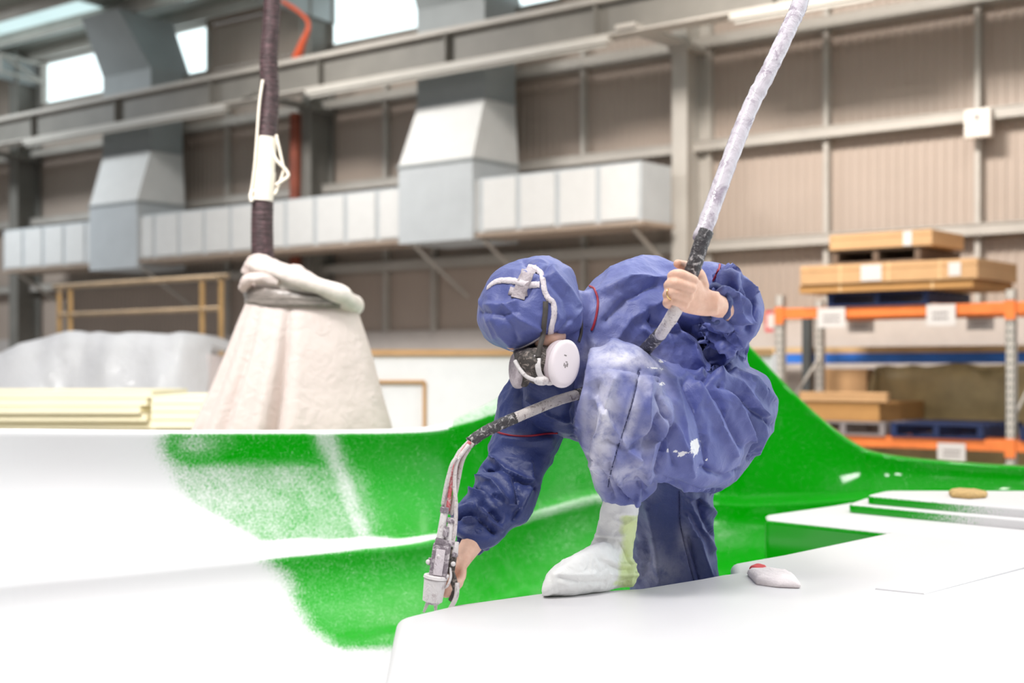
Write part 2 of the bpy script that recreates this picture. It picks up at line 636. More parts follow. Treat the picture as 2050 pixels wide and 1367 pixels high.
MAT['tubered'] = M_wrap('splashed_red_tube', (0.62, 0.12, 0.14), (0.72, 0.55, 0.55), 60, 0.55, 0.35)
MAT['gunmetal'] = M_wrap('paint_splashed_gun_metal', (0.24, 0.20, 0.23), (0.66, 0.60, 0.63), 55, 0.55, 0.35)
MAT['gunwhite'] = M_wrap('paint_crusted_white', (0.78, 0.74, 0.74), (0.55, 0.48, 0.49), 50, 0.62, 0.5)
MAT['rubber_dark'] = M_wrap('dark_rubber_dusted', (0.06, 0.05, 0.045), (0.30, 0.25, 0.22), 60, 0.57, 0.5)
MAT['strapdark'] = M_plain('dark_elastic', (0.07, 0.06, 0.055), 0.7, var=0.3, scale=40)
MAT['tape'] = M_wrap('white_tape', (0.74, 0.67, 0.71), (0.50, 0.42, 0.46), 50, 0.62, 0.5)
MAT['tapegrey'] = M_wrap('pinkish_grey_tape', (0.40, 0.34, 0.37), (0.50, 0.44, 0.47), 40, 0.5, 0.6)
MAT['filter'] = M_plain('white_filter_cover', (0.84, 0.76, 0.80), 0.5, var=0.03)
MAT['filter_side'] = M_plain('pinkish_filter_side', (0.52, 0.44, 0.47), 0.5, var=0.1)
MAT['piping'] = M_plain('crimson_piping', (0.32, 0.01, 0.03), 0.5, var=0.1)
MAT['seam'] = M_plain('navy_seam', (0.015, 0.02, 0.09), 0.7, var=0.1)
MAT['boot'] = M_wrap('white_boot_cover', (0.84, 0.84, 0.80), (0.80, 0.82, 0.74), 9, 0.55, 0.5)
MAT['lime'] = M_wrap('lime_boot_cover', (0.66, 0.76, 0.34), (0.82, 0.86, 0.66), 16, 0.58, 0.55)
MAT['gold'] = M_plain('gold', (0.85, 0.60, 0.25), 0.25, metal=1.0, var=0.05)
MAT['glove'] = M_plain('white_rag', (0.82, 0.74, 0.74), 0.8, var=0.06, bmp=0.4, bscale=60)
MAT['redcloth'] = M_plain('red_cloth', (0.60, 0.05, 0.06), 0.8, var=0.1)
MAT['bristle'] = M_plain('tan_sponge', (0.52, 0.34, 0.14), 0.9, var=0.2, scale=40, bmp=0.5, bscale=90)
MAT['switch'] = M_plain('off_white_box', (0.80, 0.74, 0.68), 0.5, var=0.03)
MAT['lamp_off'] = M_plain('unlit_lamp_tube', (0.48, 0.46, 0.42), 0.4, var=0.03)

m, nt, b = nodes_mat('window_glass')
tr = nt.nodes.new('ShaderNodeBsdfTransparent')
tr.inputs[0].default_value = (0.97, 1, 1, 1)
mx = nt.nodes.new('ShaderNodeMixShader'); mx.inputs[0].default_value = 0.06
gl = nt.nodes.new('ShaderNodeBsdfGlossy'); gl.inputs['Roughness'].default_value = 0.05
nt.links.new(tr.outputs[0], mx.inputs[1]); nt.links.new(gl.outputs[0], mx.inputs[2])
nt.links.new(mx.outputs[0], nt.nodes['Material Output'].inputs[0])
MAT['glass'] = m
MAT['top_light'] = M_plastic_sheet('translucent_roof_sheet', (0.85, 0.95, 0.95), 0.9, 0.4)

#@@SETTING
# ================================================================== the hall
def struct(o):
    o['kind'] = 'structure'
    return o

X0, X1 = -34.0, -1.0
mb = MB().box((-40, -6, -0.1), (14, YW + 0.6, 0.0))
struct(mb.build('floor', MAT['floor']))

# wall with profiled sheeting, window strips left open
WZ0, WZ1 = 7.05, 7.82
wins = [(Wp(92, 200, 0).x, Wp(420, 150, 0).x), (Wp(612, 97, 0).x, Wp(1125, 0, 0).x), (Wp(1470, 0, 0).x - 0.2, Wp(1470, 0, 0).x + 4)]

def clad(mb, xa, xb, za, zb):
    pitch = 0.115
    n = max(1, int(round((xb - xa) / pitch)))
    p = (xb - xa) / n
    top, bot = [], []
    for i in range(n):
        x = xa + i * p
        for dx, dy in ((0, 0), (0.55, 0), (0.66, -0.012), (0.89, -0.012)):
            top.append((x + dx * p, YW + dy, zb)); bot.append((x + dx * p, YW + dy, za))
    top.append((xb, YW, zb)); bot.append((xb, YW, za))
    mb.grid([bot, top])

mb = MB()
clad(mb, X0, X1, 2.55, WZ0)
clad(mb, X0, X1, WZ1, 8.03)
xs = X0
for a, b_ in wins:
    clad(mb, xs, a, WZ0, WZ1)
    xs = b_
if xs < X1: clad(mb, xs, X1, WZ0, WZ1)
struct(mb.build('wall_back', MAT['clad']))
struct(MB().box((X0, YW - 0.06, 0), (X1, YW + 0.1, 2.55)).build('baseboard_back', MAT['dado']))

for i, (a, b_) in enumerate(wins):
    fr = MB()
    for (p, q) in (((a, WZ0 - .05), (b_, WZ0)), ((a, WZ1), (b_, WZ1 + .05)), ((a - .05, WZ0), (a, WZ1)), ((b_, WZ0), (b_ + .05, WZ1))):
        fr.box((p[0], YW - 0.08, p[1]), (q[0], YW + 0.04, q[1]))
    w = struct(fr.build('window_%d' % (i + 1), MAT['steel_light']))
    MB().box((a, YW - 0.01, WZ0), (b_, YW, WZ1)).build('pane', MAT['glass'], w)

# steel columns against the wall: I sections
cols = [(1345, 1375, 0), (604, 622, 0), (18, 35, 0), (2420, 2450, 0)]
for i, (pa, pb, _) in enumerate(cols):
    xa, xb = Wp(pa, 500, 0.55).x, Wp(pb, 500, 0.55).x
    cx = (xa + xb) / 2
    mb = MB()
    mb.box((xa, YW - .55, 0), (xb, YW - .525, 8.0)).box((xa, YW - .08, 0), (xb, YW - .055, 8.0)).box((cx - .01, YW - .525, 0), (cx + .01, YW - .08, 8.0))
    mb.box((xa - .03, YW - .60, 5.95), (xb + .05, YW - .05, 6.02))
    mb.box((xa - .03, YW - 1.75, 6.0), (xb + .03, YW - .5, 6.05))
    struct(mb.build('trim_%d' % (i + 1), MAT['steel_light' if i == 0 else 'steel']))

# horizontal girts
for i, z in enumerate((3.52, 4.78, 6.08)):
    mb = MB()
    mb.box((X0, YW - .22, z - .008), (X1, YW - .03, z + .008)).box((X0, YW - .225, z - .06), (X1, YW - .21, z + .06))
    mb.box((X0, YW - .05, z - .06), (X1, YW - .03, z + .06))
    mb.box((X0, YW - .24, z + .055), (X1, YW - .17, z + .07))
    struct(mb.build('trim_%d' % (i + 5), MAT['steel_light']))
mb = MB()
for px in (1655, 1958, 1168, 772, 455, 1420, 868):
    x = Wp(px, 400, 0.1).x
    mb.box((x - .03, YW - .13, 2.55), (x + .03, YW - .03, 6.9))
struct(mb.build('trim_8', MAT['steel_light']))

# roof over the wall side of the bay: sheets, purlins, rafters, translucent panels
SL = 0.05
def rz(y): return 8.03 + (YW - y) * SL
mb = MB(); sk = MB()
yb = 9.2
for i in range(22):
    xa = X0 + i * 1.5
    for (ya, yc) in ((YW + .3, 14.9), (14.9, 13.7), (13.7, 11.0), (11.0, yb)):
        tgt = sk if (i % 5 != 4 and ya == 14.9) else mb
        tgt.hexa([(xa, ya, rz(ya)), (xa + 1.5, ya, rz(ya)), (xa + 1.5, yc, rz(yc)), (xa, yc, rz(yc)),
                  (xa, ya, rz(ya) + .04), (xa + 1.5, ya, rz(ya) + .04), (xa + 1.5, yc, rz(yc) + .04), (xa, yc, rz(yc) + .04)])
roof = struct(mb.build('ceiling', MAT['roof']))
sk.build('translucent_panel', MAT['top_light'], roof)
pu = MB()
for k in range(6):
    y = YW - .25 - k * .95
    pu.box((X0, y - .04, rz(y) - .2), (X1, y + .04, rz(y)))
pu.build('purlin', MAT['steel_light'], roof)
for (pa, pb, _) in cols[:3]:
    x = Wp((pa + pb) / 2, 500, 0.55).x
    r = MB()
    r.hexa([(x - .08, YW, rz(YW) - .65), (x + .08, YW, rz(YW) - .65), (x + .08, yb, rz(yb) - .5), (x - .08, yb, rz(yb) - .5),
            (x - .08, YW, rz(YW) - .2), (x + .08, YW, rz(YW) - .2), (x + .08, yb, rz(yb) - .2), (x - .08, yb, rz(yb) - .2)])
    r.build('rafter', MAT['galv_grey'], roof)
# lattice truss at the far left bay
tr_ = MB()
x = Wp(40, 100, 1.5).x
pA, pB = Wp(0, 108, 1.6), Wp(85, 130, 0.4)
pC, pD = Wp(0, 142, 1.6), Wp(85, 165, 0.4)
for a, b_ in ((pA, pB), (pC, pD), (pA, pC), (pA, pD), (pB, pD)):
    tr_.tube([a, b_], 0.03, 6)
tr_.build('truss_web', MAT['steel_light'], roof)

# runway beam
def wz(px, py, n): return Wp(px, py, n).z
n0 = 1.55
zt, zb = wz(700, 109, n0), wz(700, 166, n0)
beam = empty('crane_runway_beam', (-15, YW - n0, zb), 'long grey steel crane beam running along the wall above the ducts', 'beam')
mb = MB().box((X0, YW - n0, zb), (X1, YW - n0 + .02, zt))
mb.build('web', MAT['steel'], beam)
MB().box((X0, YW - n0 - .13, zt), (X1, YW - n0 + .15, zt + .025)).box((X0, YW - n0 - .05, zt + .025), (X1, YW - n0 + .04, zt + .09)).build('top_flange_and_rail', MAT['steel_light'], beam)
MB().box((X0, YW - n0 - .15, zb - .025), (X1, YW - n0 + .15, zb)).build('bottom_flange', MAT['steel_light'], beam)
st = MB()
xk = X0
while xk < X1:
    MB().box((xk - .01, YW - n0 - .11, zb), (xk + .01, YW - n0, zt)).build('stiffener', MAT['steel'], beam); xk += 2.4

# tube lamps fixed under the beam
lab = ['unlit fluorescent tube lamp under the beam above the left duct riser',
       'unlit fluorescent tube lamp under the beam between the two duct risers',
       'unlit fluorescent tube lamp under the beam right of the pale column']
for i, (pa, ya, pb, yb_) in enumerate([(52, 291, 455, 219), (617, 187, 1222, 77), (1465, 32, 1760, -20)]):
    A, B = Wp(pa, ya, n0 + .1), Wp(pb, yb_, n0 + .1)
    z = zb - .14
    o = empty('tube_lamp', ((A.x + B.x) / 2, YW - n0 - .1, z), lab[i], 'lamp', 'tube lamps under the beam')
    MB().box((A.x, YW - n0 - .16, z + .04), (B.x, YW - n0 - .06, z + .11)).build('batten', MAT['lamp_off'], o)
    MB().tube([(A.x + .05, YW - n0 - .11, z + .01), (B.x - .05, YW - n0 - .11, z + .01)], 0.022, 8).build('tube', MAT['lamp_off'], o)
    mb = MB()
    for t in (.15, .5, .85):
        xx = A.x + (B.x - A.x) * t
        MB().box((xx - .02, YW - n0 - .12, z + .1), (xx + .02, YW - n0 - .09, zb - .03)).build('bracket', MAT['steel'], o)

# long horizontal duct with board panels
nd = 1.35
xr = Wp(1283, 380, nd).x
xl = Wp(6, 500, nd).x
dz1, dz0 = wz(1278, 322, nd), wz(1278, 442, nd)
duct = empty('ventilation_duct', ((xl + xr) / 2, YW - nd, dz0), 'long horizontal duct of white boards fixed along the wall', 'duct')
MB().box((xl, YW - nd + .012, dz0), (xr, YW - .68, dz1)).build('duct_body', MAT['galv'], duct)
k = 0
x = xr
while x - .62 > xl - .4:
    MB().box((x - .585, YW - nd - .012, dz0 + .03), (x - .045, YW - nd + .02, dz1 - .03), bev=.006).build('board_panel', MAT['board'], duct)
    x -= .628
MB().box((xl, YW - nd - .03, dz0 - .05), (xr + .05, YW - .68, dz0)).build('support_shelf', MAT['shelf'], duct)
for px in (1290, 990, 850, 560, 300, 60):
    xx = Wp(px, 480, 1.0).x
    MB().tube([(xx, YW - nd + .1, dz0 - .06), (xx + .02, YW - .1, dz0 - .75)], .03, 6).build('strut', MAT['steel_light'], duct)

# risers: vertical duct standing in front of it, upper length leaning into the hall
def riser(L, label):
    (aL, aR, bL, bR, cL, cR, dL, dR) = L
    nA, nC = 1.10, 1.42
    xa0, xa1 = Wp(aL[0], aL[1], nA).x, Wp(aR[0], aR[1], nA).x
    zA, zB = zb + .2, (wz(bL[0], bL[1], nA) + wz(bR[0], bR[1], nA)) / 2
    xc0, xc1 = Wp(cL[0], cL[1], nC).x, Wp(cR[0], cR[1], nC).x
    xc1 = min(xc1, xa1 + .06)
    zC = (wz(cL[0], cL[1], nC) + wz(cR[0], cR[1], nC)) / 2
    zD = (wz(dL[0], dL[1], nC) + wz(dR[0], dR[1], nC)) / 2
    o = empty('duct_riser', ((xc0 + xc1) / 2, YW - nC, zD), label, 'duct', 'duct risers on the wall')
    back = .45
    def sec(name, z1, z0, n1, n2, x0a, x1a, x0b, x1b, mat):
        h = MB()
        h.hexa([(x0b, YW - n2, z0), (x1b, YW - n2, z0), (x1b, YW - back, z0), (x0b, YW - back, z0),
                (x0a, YW - n1, z1), (x1a, YW - n1, z1), (x1a, YW - back, z1), (x0a, YW - back, z1)])
        return h.build(name, mat, o)
    sec('upper_section', zA, zB, nA, nA, xa0, xa1, xa0, xa1, MAT['galv_grey'])
    sec('sloped_section', zB - .012, zC + .012, nA, nC, xa0, xa1, xc0, xc1, MAT['board'])
    sec('lower_section', zC - .012, zD, nC, nC, xc0, xc1, xc0, xc1, MAT['galv'])
    MB().box((xa0 - .02, YW - nA - .02, zB - .02), (xa1 + .02, YW - back, zB + .02)).build('joint_flange', MAT['galv_grey'], o)
    MB().box((xc0 - .02, YW - nC - .02, zC - .02), (xc1 + .02, YW - back, zC + .02)).build('joint_flange', MAT['galv_grey'], o)
    # leaning top length above the beam
    h = MB()
    xm0, xm1 = xa0 - .15, xa1 + .15
    xm0, xm1 = xa0, xa1
    h.hexa([(xm0, YW - 1.1, 6.95), (xm1, YW - 1.1, 6.95), (xm1, YW - .3, 6.95), (xm0, YW - .3, 6.95),
            (xm0 + .1, YW - 1.6, 7.86), (xm1 - .2, YW - 1.6, 7.86), (xm1 - .2, YW - .5, 7.82), (xm0 + .1, YW - .5, 7.82)])
    h.build('leaning_top_section', MAT['galv_grey'], o)
    h = MB().box((xa0, YW - 1.1, zA - .01), (xa1, YW - .45, 6.96)).build('neck_section', MAT['galv_grey'], o)
    return o

riser([(835, 151), (970, 141), (829, 213), (970, 199), (798, 334), (956, 317), (792, 487), (956, 479)],
      'pale sheet metal duct riser with a sloping middle, nearer the pale column')
riser([(206, 270), (302, 260), (205, 314), (299, 300), (179, 415), (282, 401), (172, 543), (281, 534)],
      'pale sheet metal duct riser with a sloping middle, behind the yellow guard rail')

# red downpipe and orange cable
x = Wp(591, 350, .59).x
mb = MB().tube([(x, YW - .585, 0.0), (x, YW - .585, zb - .05)], .088, 14)
tag(mb.build('downpipe', MAT['red_pipe'], smooth='auto'), 'rust red pipe running down beside the dark column', 'pipe')
pts = vspline([Wp(565, 2, 1.3), Wp(600, 25, 1.3), Wp(618, 50, 1.3), Wp(604, 90, 1.3), Wp(594, 118, 1.25)], 8)
pts = [Vector((p.x, p.y, max(p.z, zt + .1))) for p in pts]
tag(MB().tube(pts, [.03 + .05 * max(0, (i - 16) / 16) for i in range(len(pts))], 8).build('orange_cable', MAT['orange_hose'], smooth=True), 'orange cable hanging down to the top of the crane beam', 'cable')

# small box on the girt
A, B = Wp(1932, 222, .3), Wp(1984, 272, .3)
o = empty('junction_box', ((A.x + B.x) / 2, YW - .3, B.z), 'small off-white box fixed over the middle wall rail', 'box')
MB().box((A.x, YW - .33, B.z), (B.x, YW - .22, A.z), bev=.01).build('housing', MAT['switch'], o)
MB().box(((A.x + B.x) / 2 - .02, YW - .336, A.z - .12), ((A.x + B.x) / 2 + .02, YW - .329, A.z - .06)).build('button', MAT['ink'], o)

#@@RACK
# ================================================================== pallet rack with cartons
nr = 2.2
def rx(px, n=nr): return Wp(px, 600, n).x
fl_x, fr_x = rx(1563), rx(2025)
yF, yR = YW - nr, YW - 1.3
rack = empty('pallet_rack', ((fl_x + fr_x) / 2, yF, 0), 'tall pallet rack with perforated grey uprights and orange beams', 'rack')
zU = wz(2025, 590, nr) + .05

def upright(x, y, h):
    m_ = MB()
    m_.box((x - .045, y - .035, 0), (x - .039, y + .035, h)).box((x + .039, y - .035, 0), (x + .045, y + .035, h)).box((x - .045, y - .035, 0), (x + .045, y - .029, h))
    m_.box((x - .08, y - .07, 0), (x + .08, y + .07, .012))
    o = m_.build('upright', MAT['steel_light'], rack)
    hs = MB()
    z = .15
    while z < h - .08:
        for s in (-1, 1):
            hs.box((x + s * .02 - .007, y - .0365, z), (x + s * .02 + .007, y - .034, z + .03))
        z += .075
    hs.build('slot_row', MAT['steel_dark'], o)

upright(fl_x, yF, zU + .02); upright(fr_x, yF, zU); upright(fl_x, yR, zU); upright(fr_x, yR, zU)
lv = [wz(2025, 616, nr), wz(2025, 893, nr)]
fx2 = fr_x + 2.6
upright(fx2, yF, zU); upright(fx2, yR, zU)
for z in lv:
    for (y, s) in ((yF, -1), (yR, 1)):
        for xa, xb in ((fl_x, fr_x), (fr_x, fx2)):
            MB().box((xa + .045, y - .03, z - .055), (xb - .045, y + .03, z + .055), bev=.008).build('beam', MAT['orange'], rack)
    for xa in (fl_x, fr_x, fx2):
        MB().box((xa - .05, yF - .045, z - .11), (xa + .05, yF - .034, z + .07)).build('beam_connector', MAT['orange'], rack)
bb = MB()
for xa in (fl_x, fr_x):
    z = .3
    k = 0
    while z < zU - .7:
        MB().tube([(xa, yF + .03, z), (xa, yR - .03, z + .6)] if k % 2 == 0 else [(xa, yR - .03, z), (xa, yF + .03, z + .6)], .014, 6).build('brace', MAT['steel_light'], rack)
        z += .6; k += 1

# rack stickers: white cards hung on the beams
cards = [(1637, 617, 1692, 655, nr + .05, 'white card with faint print hung on the upper orange beam near its left end'),
         (1855, 610, 1913, 651, nr + .05, 'white card with grey print hung on the upper orange beam near its right end'),
         (1698, 640, 1750, 665, 1.26, 'pale card on the rear beam, nearer the black post'),
         (1936, 633, 1990, 660, 1.26, 'pale card on the rear beam, nearer the right upright'),
         (1877, 886, 1933, 925, nr + .05, 'white card hung on the lower orange beam')]
for (xa, ya, xb, yb_, n, l) in cards:
    A, B = Wp(xa, ya, n), Wp(xb, yb_, n)
    o = MB().box((A.x, YW - n - .006, B.z), (B.x, YW - n, A.z)).build('shelf_card', MAT['paper'])
    tag(o, l, 'card', 'cards hung on the rack beams')
    w, h = B.x - A.x, A.z - B.z
    t = MB()
    rnd = random.Random(int(xa))
    for r_ in range(2):
        xx = A.x + w * .22
        while xx < B.x - w * .25:
            ww = w * rnd.uniform(.05, .1)
            zz = A.z - h * (.35 + .25 * r_)
            t.box((xx, YW - n - .009, zz - h * .11), (xx + ww, YW - n - .006, zz))
            xx += ww + w * .03
    t.build('print', MAT['ink'], o)

# black post behind
A = Wp(1617, 600, 1.0)
tag(MB().box((A.x - .05, YW - 1.05, 0), (A.x + .05, YW - .95, wz(1617, 632, 1.0)), bev=.008).build('black_post', MAT['steel_dark']), 'slim black post standing behind the rack', 'post')
# blue beam of the rear shelf with board
sh = empty('rear_shelf', (rx(1800, .7), YW - .7, 0), 'rear shelf with a blue front beam and a timber board on top', 'shelf')
zb1, zb0 = wz(1800, 707, .85), wz(1800, 727, .85)
xa, xb = Wp(1440, 700, .85).x, Wp(2200, 700, .85).x
MB().box((xa, YW - .88, zb0), (xb, YW - .82, zb1), bev=.006).build('front_beam', MAT['blue'], sh)
MB().box((xa, YW - .88, zb1 + .005), (xb, YW - .3, zb1 + .075)).build('shelf_board', MAT['wood'], sh)
for xx in (xa + .1, xb - .1):
    MB().box((xx - .04, YW - .4, 0), (xx + .04, YW - .32, zb1)).build('leg', MAT['steel_dark'], sh)

def y_at(x, px):
    u = (px - 1025.0) / F
    dr = FW + RT * u
    return x * dr.y / dr.x

def carton(pa, pb, pside, y1, y0, n, mat, label, tapes=(), labels=(), dent=0.0, zbase=None, name='carton', grp='cartons on the rack'):
    """front face spans pixels pa..pb; the right side ends at pixel pside; y1/y0 rows of top/bottom at pb"""
    xa, xb = Wp(pa, y1, n).x, Wp(pb, y1, n).x
    z1, z0 = wz(pb, y1, n), wz(pb, y0, n)
    if zbase is not None: z0 = zbase
    yb_ = y_at(xb, pside)
    o = empty(name, ((xa + xb) / 2, YW - n, z0), label, 'box', grp)
    MB().box((xa, YW - n, z0), (xb, yb_, z1), bev=.008).build('box_body', mat, o)
    mz = (z0 + z1) / 2
    for t in tapes:
        xx = xa + (xb - xa) * t
        MB().box((xx - .012, YW - n - .003, z0 + .005), (xx + .012, YW - n, z1 - .005)).box((xx - .012, YW - n, z1 - .001), (xx + .012, yb_, z1 + .003)).build('strap', MAT['wood'], o)
    for (t, w, h) in labels:
        xx = xa + (xb - xa) * t
        MB().box((xx - w / 2, YW - n - .005, mz - h / 2), (xx + w / 2, YW - n, mz + h / 2)).build('sticker', MAT['paper'], o)
    # lid line
    MB().box((xa - .004, YW - n - .004, z1 - (z1 - z0) * .30), (xb + .004, yb_, z1 - (z1 - z0) * .28)).build('lid_edge', mat, o)
    return o, z0, z1, xa, xb, yb_

def pallet(xa, xb, ya, yb_, z0, mat, label, grp=None):
    o = empty('pallet', ((xa + xb) / 2, ya, z0), label, 'pallet', grp)
    H = .14
    top = MB()
    n = 7
    for i in range(n):
        y = ya + (yb_ - ya - .09) * i / (n - 1)
        top.box((xa, y, z0 + H - .02), (xb, y + .09, z0 + H))
    top.build('top_deck', mat, o)
    for i in range(3):
        x = xa + (xb - xa - .06) * i / 2
        MB().box((x, ya + .005, z0 + .02), (x + .06, yb_ - .005, z0 + H - .02)).build('bearer', mat, o)
    bt = MB()
    for i in range(3):
        y = ya + (yb_ - ya - .09) * i / 2
        bt.box((xa, y, z0), (xb, y + .09, z0 + .02))
    bt.build('bottom_deck', mat, o)
    return o

zt1 = lv[0] + .056
n2 = nr + .12
pallet(rx(1660), rx(1862), YW - nr - .05, YW - 1.15, zt1, MAT['pallet_blue'], 'dark blue pallet on the upper orange beams, under the two long cartons', 'pallets on the rack')
o, z0, z1, a_, b_, c_ = carton(1600, 1948, 2028, 558, 598, n2, MAT['carton'], 'long brown carton lying directly on the blue pallet', tapes=(.25, .78), zbase=zt1 + .142)
o, z0, z2, a_, b_, c_ = carton(1602, 1957, 2036, 516, 556, n2 + .02, MAT['carton_pale'], 'long carton with two white stickers, second from the top of the stack', tapes=(.24, .52, .8), labels=((.42, .22, .16), (.88, .12, .13)), zbase=z1 + .003)
pallet(rx(1666, n2), rx(1842, n2), YW - n2, YW - 1.3, z2 + .003, MAT['pallet_wood'], 'dark timber pallet between the topmost carton and the one below', 'pallets on the rack')
carton(1660, 1866, 1930, 458, 500, n2 + .02, MAT['carton_pale'], 'shorter carton lying on top of the whole stack', labels=((.77, .09, .14),), zbase=z2 + .146)

zl = lv[1] + .056
pallet(rx(1787), rx(1972), YW - nr - .05, YW - 1.15, zl, MAT['pallet_blue'], 'dark blue pallet on the lower orange beams, middle of the bay', 'pallets on the rack')
pallet(fr_x + .09, fr_x + 1.2, YW - nr - .05, YW - 1.15, zl, MAT['pallet_blue'], 'dark blue pallet on the lower orange beams behind the right upright', 'pallets on the rack')
pallet(rx(1610), rx(1775), YW - nr - .05, YW - 1.15, zl, MAT['ink'], 'grey pallet under the open carton on the lower beams', 'pallets on the rack')
carton(1612, 1760, 1850, 806, 850, nr, MAT['carton'], 'brown carton on the grey pallet of the lower shelf', zbase=zl + .142)
carton(1600, 1775, 1782, 786, 800, nr + .02, MAT['carton_pale'], 'flat pale carton lid lying on the lower brown carton', zbase=wz(1760, 806, nr) + .003, name='flat_carton')
# khaki wrapped goods: lumpy bodies
def lumpy(name, x0, x1, ya, yb_, z0, z1, mat, label, cat, seed, amp=.04, grp=None):
    bm = bmesh.new()
    bmesh.ops.create_cube(bm, size=1)
    bmesh.ops.subdivide_edges(bm, edges=bm.edges[:], cuts=14, use_grid_fill=True)
    bm.normal_update()
    for v in bm.verts:
        q = v.co.copy()
        r = noise.noise(q * 3 + Vector((seed, 0, 0))) * amp * 2 + noise.noise(q * 8 + Vector((seed, 5, 0))) * amp
        k = 1 - .06 * (abs(q.x * 2) ** 6) * (abs(q.z * 2) ** 6)
        v.co = Vector((q.x * (x1 - x0) * k, q.y * (yb_ - ya) * k, (q.z + .5) * (z1 - z0)))
        if q.z > -.45:
            v.co += v.normal * r
    me = bpy.data.meshes.new(name)
    bm.to_mesh(me); bm.free()
    o = link_mesh(name, me, mat, None, True, Vector(((x0 + x1) / 2, (ya + yb_) / 2, z0)))
    tag(o, label, cat, grp)
    return o
zs = lv[1]
tag(MB().box((Wp(1632, 700, .9).x, YW - .90, 0), (Wp(1735, 700, .9).x, YW - .3, zb0 - .06), bev=.01).build('tall_carton', MAT['carton_pale']), 'tall pale carton standing on the floor behind the black post', 'box')
lumpy('wrapped_load', Wp(1742, 700, 1.0).x, Wp(2180, 700, 1.0).x, YW - 1.02, YW - .92, 0.0, wz(1800, 738, 1.0), MAT['khaki'], 'broad khaki wrapped load on the floor behind the blue pallets', 'load', 7, .04)
# small red and white sign by the left upright
A, B = Wp(1533, 622, .5), Wp(1549, 664, .5)
o = MB().box((A.x, YW - .52, B.z), (B.x, YW - .5, A.z)).build('wall_sign', MAT['redcloth'])
tag(o, 'small red and white sign left of the rack', 'sign')
MB().box((A.x + .03, YW - .525, B.z + .04), (B.x + .02, YW - .52, A.z - .04)).build('sign_face', MAT['paper'], o)

#@@LEFT
# ================================================================== guard rail, draped pile, boards, white crate
ng = 4.0
gr = empty('guard_rail', (Wp(280, 600, ng).x, YW - ng, 0), 'yellow tubular guard rail with a middle bar, before the dark wall', 'rail')
gx = {p: Wp(p, 600, ng).x for p in (119, 141, 405, 443)}
gz = wz(280, 564, ng); gm = wz(280, 624, ng)
top = vspline([(gx[119], YW - ng, gz - .1), (gx[119] + .04, YW - ng, gz - .01), (gx[119] + .15, YW - ng, gz), (gx[443] - .15, YW - ng, gz), (gx[443] - .04, YW - ng, gz - .01), (gx[443], YW - ng, gz - .1)], 5)
MB().tube(top, .035, 10).build('top_rail', MAT['rail_pale'], gr, 'auto')
MB().tube([(gx[119], YW - ng, gm), (gx[443], YW - ng, gm)], .032, 10).build('middle_rail', MAT['rail_pale'], gr, 'auto')
for p in gx:
    MB().tube([(gx[p], YW - ng, 0), (gx[p], YW - ng, gz - .05)], .035, 10).build('post', MAT['yellow'], gr, 'auto')

# polythene draped pile
def drape(name, pxs, top_pts, d0, d1, mat, label, cat, yfoot, seed=0):
    """surface hanging over a pile: profile given by pixel rows along px at depth d0"""
    rows = []
    NX = 90
    xs_ = np.linspace(top_pts[0][0], top_pts[-1][0], NX)
    ys_ = np.interp(xs_, [p[0] for p in top_pts], [p[1] for p in top_pts])
    for j in range(26):
        t = j / 25
        row = []
        for i in range(NX):
            # t 0..0.5 front face from foot to top, 0.5..1 back over the top
            px, yt = xs_[i], ys_[i]
            pt = C(px, yt, d0 + .35)
            zt_ = pt.z
            zf = 0.05
            if t < .6:
                s = t / .6
                z = zf + (zt_ - zf) * (s ** .8)
                d = d0 + .35 * s ** 3
            else:
                s = (t - .6) / .4
                z = zt_ - .12 * s ** 2 + .02
                d = d0 + .35 + (d1 - d0) * s
            q = C(px, 0, d0 + .35)
            u = (px - 1025) / F * (d0 + .35)
            w = noise.noise(Vector((u * 2.2, t * 5, seed))) * .10 + noise.noise(Vector((u * 7 + t * 6, t * 5, seed + 3))) * .05 + noise.noise(Vector((u * 4 - t * 9, t * 3 + u * 2, seed + 8))) * .09
            e = min(1, (NX - 1 - i) / 6.0)
            row.append(cam_pt(u, d + w - (1 - e) * 0 + (1 - e) ** 2 * .5, z - (1 - e) ** 3 * .03 + w * .4 * (t > .1)))
        rows.append(row)
    mb = MB().grid(rows)
    # close the right flank
    last = [r[-1] for r in rows]
    o = mb.build(name, mat, None, True)
    return tag(o, label, cat)
pile = drape('polythene_covered_pile', None, [(-260, 760), (-60, 722), (0, 712), (40, 690), (90, 682), (135, 666), (170, 672), (250, 668), (330, 672), (365, 665), (385, 672), (398, 690)], 12.0, 14.5, MAT['poly'],
      'broad pile covered with crumpled whitish polythene beside the hanging bag', 'pile', 800, 2)
MB_ = MB()
a, b_ = cam_pt(-4.9, 12.9, 0), cam_pt(-2.72, 12.9, 0)
P = [cam_pt(-6, 12.75, 0), cam_pt(-2.72, 12.75, 0), cam_pt(-2.9, 14.6, 0), cam_pt(-6.4, 14.6, 0)]
h_ = 2.12
Q = [p + Vector((0, 0, h_)) for p in P]
MB().hexa(P + Q).build('crate', MAT['glove'], pile)

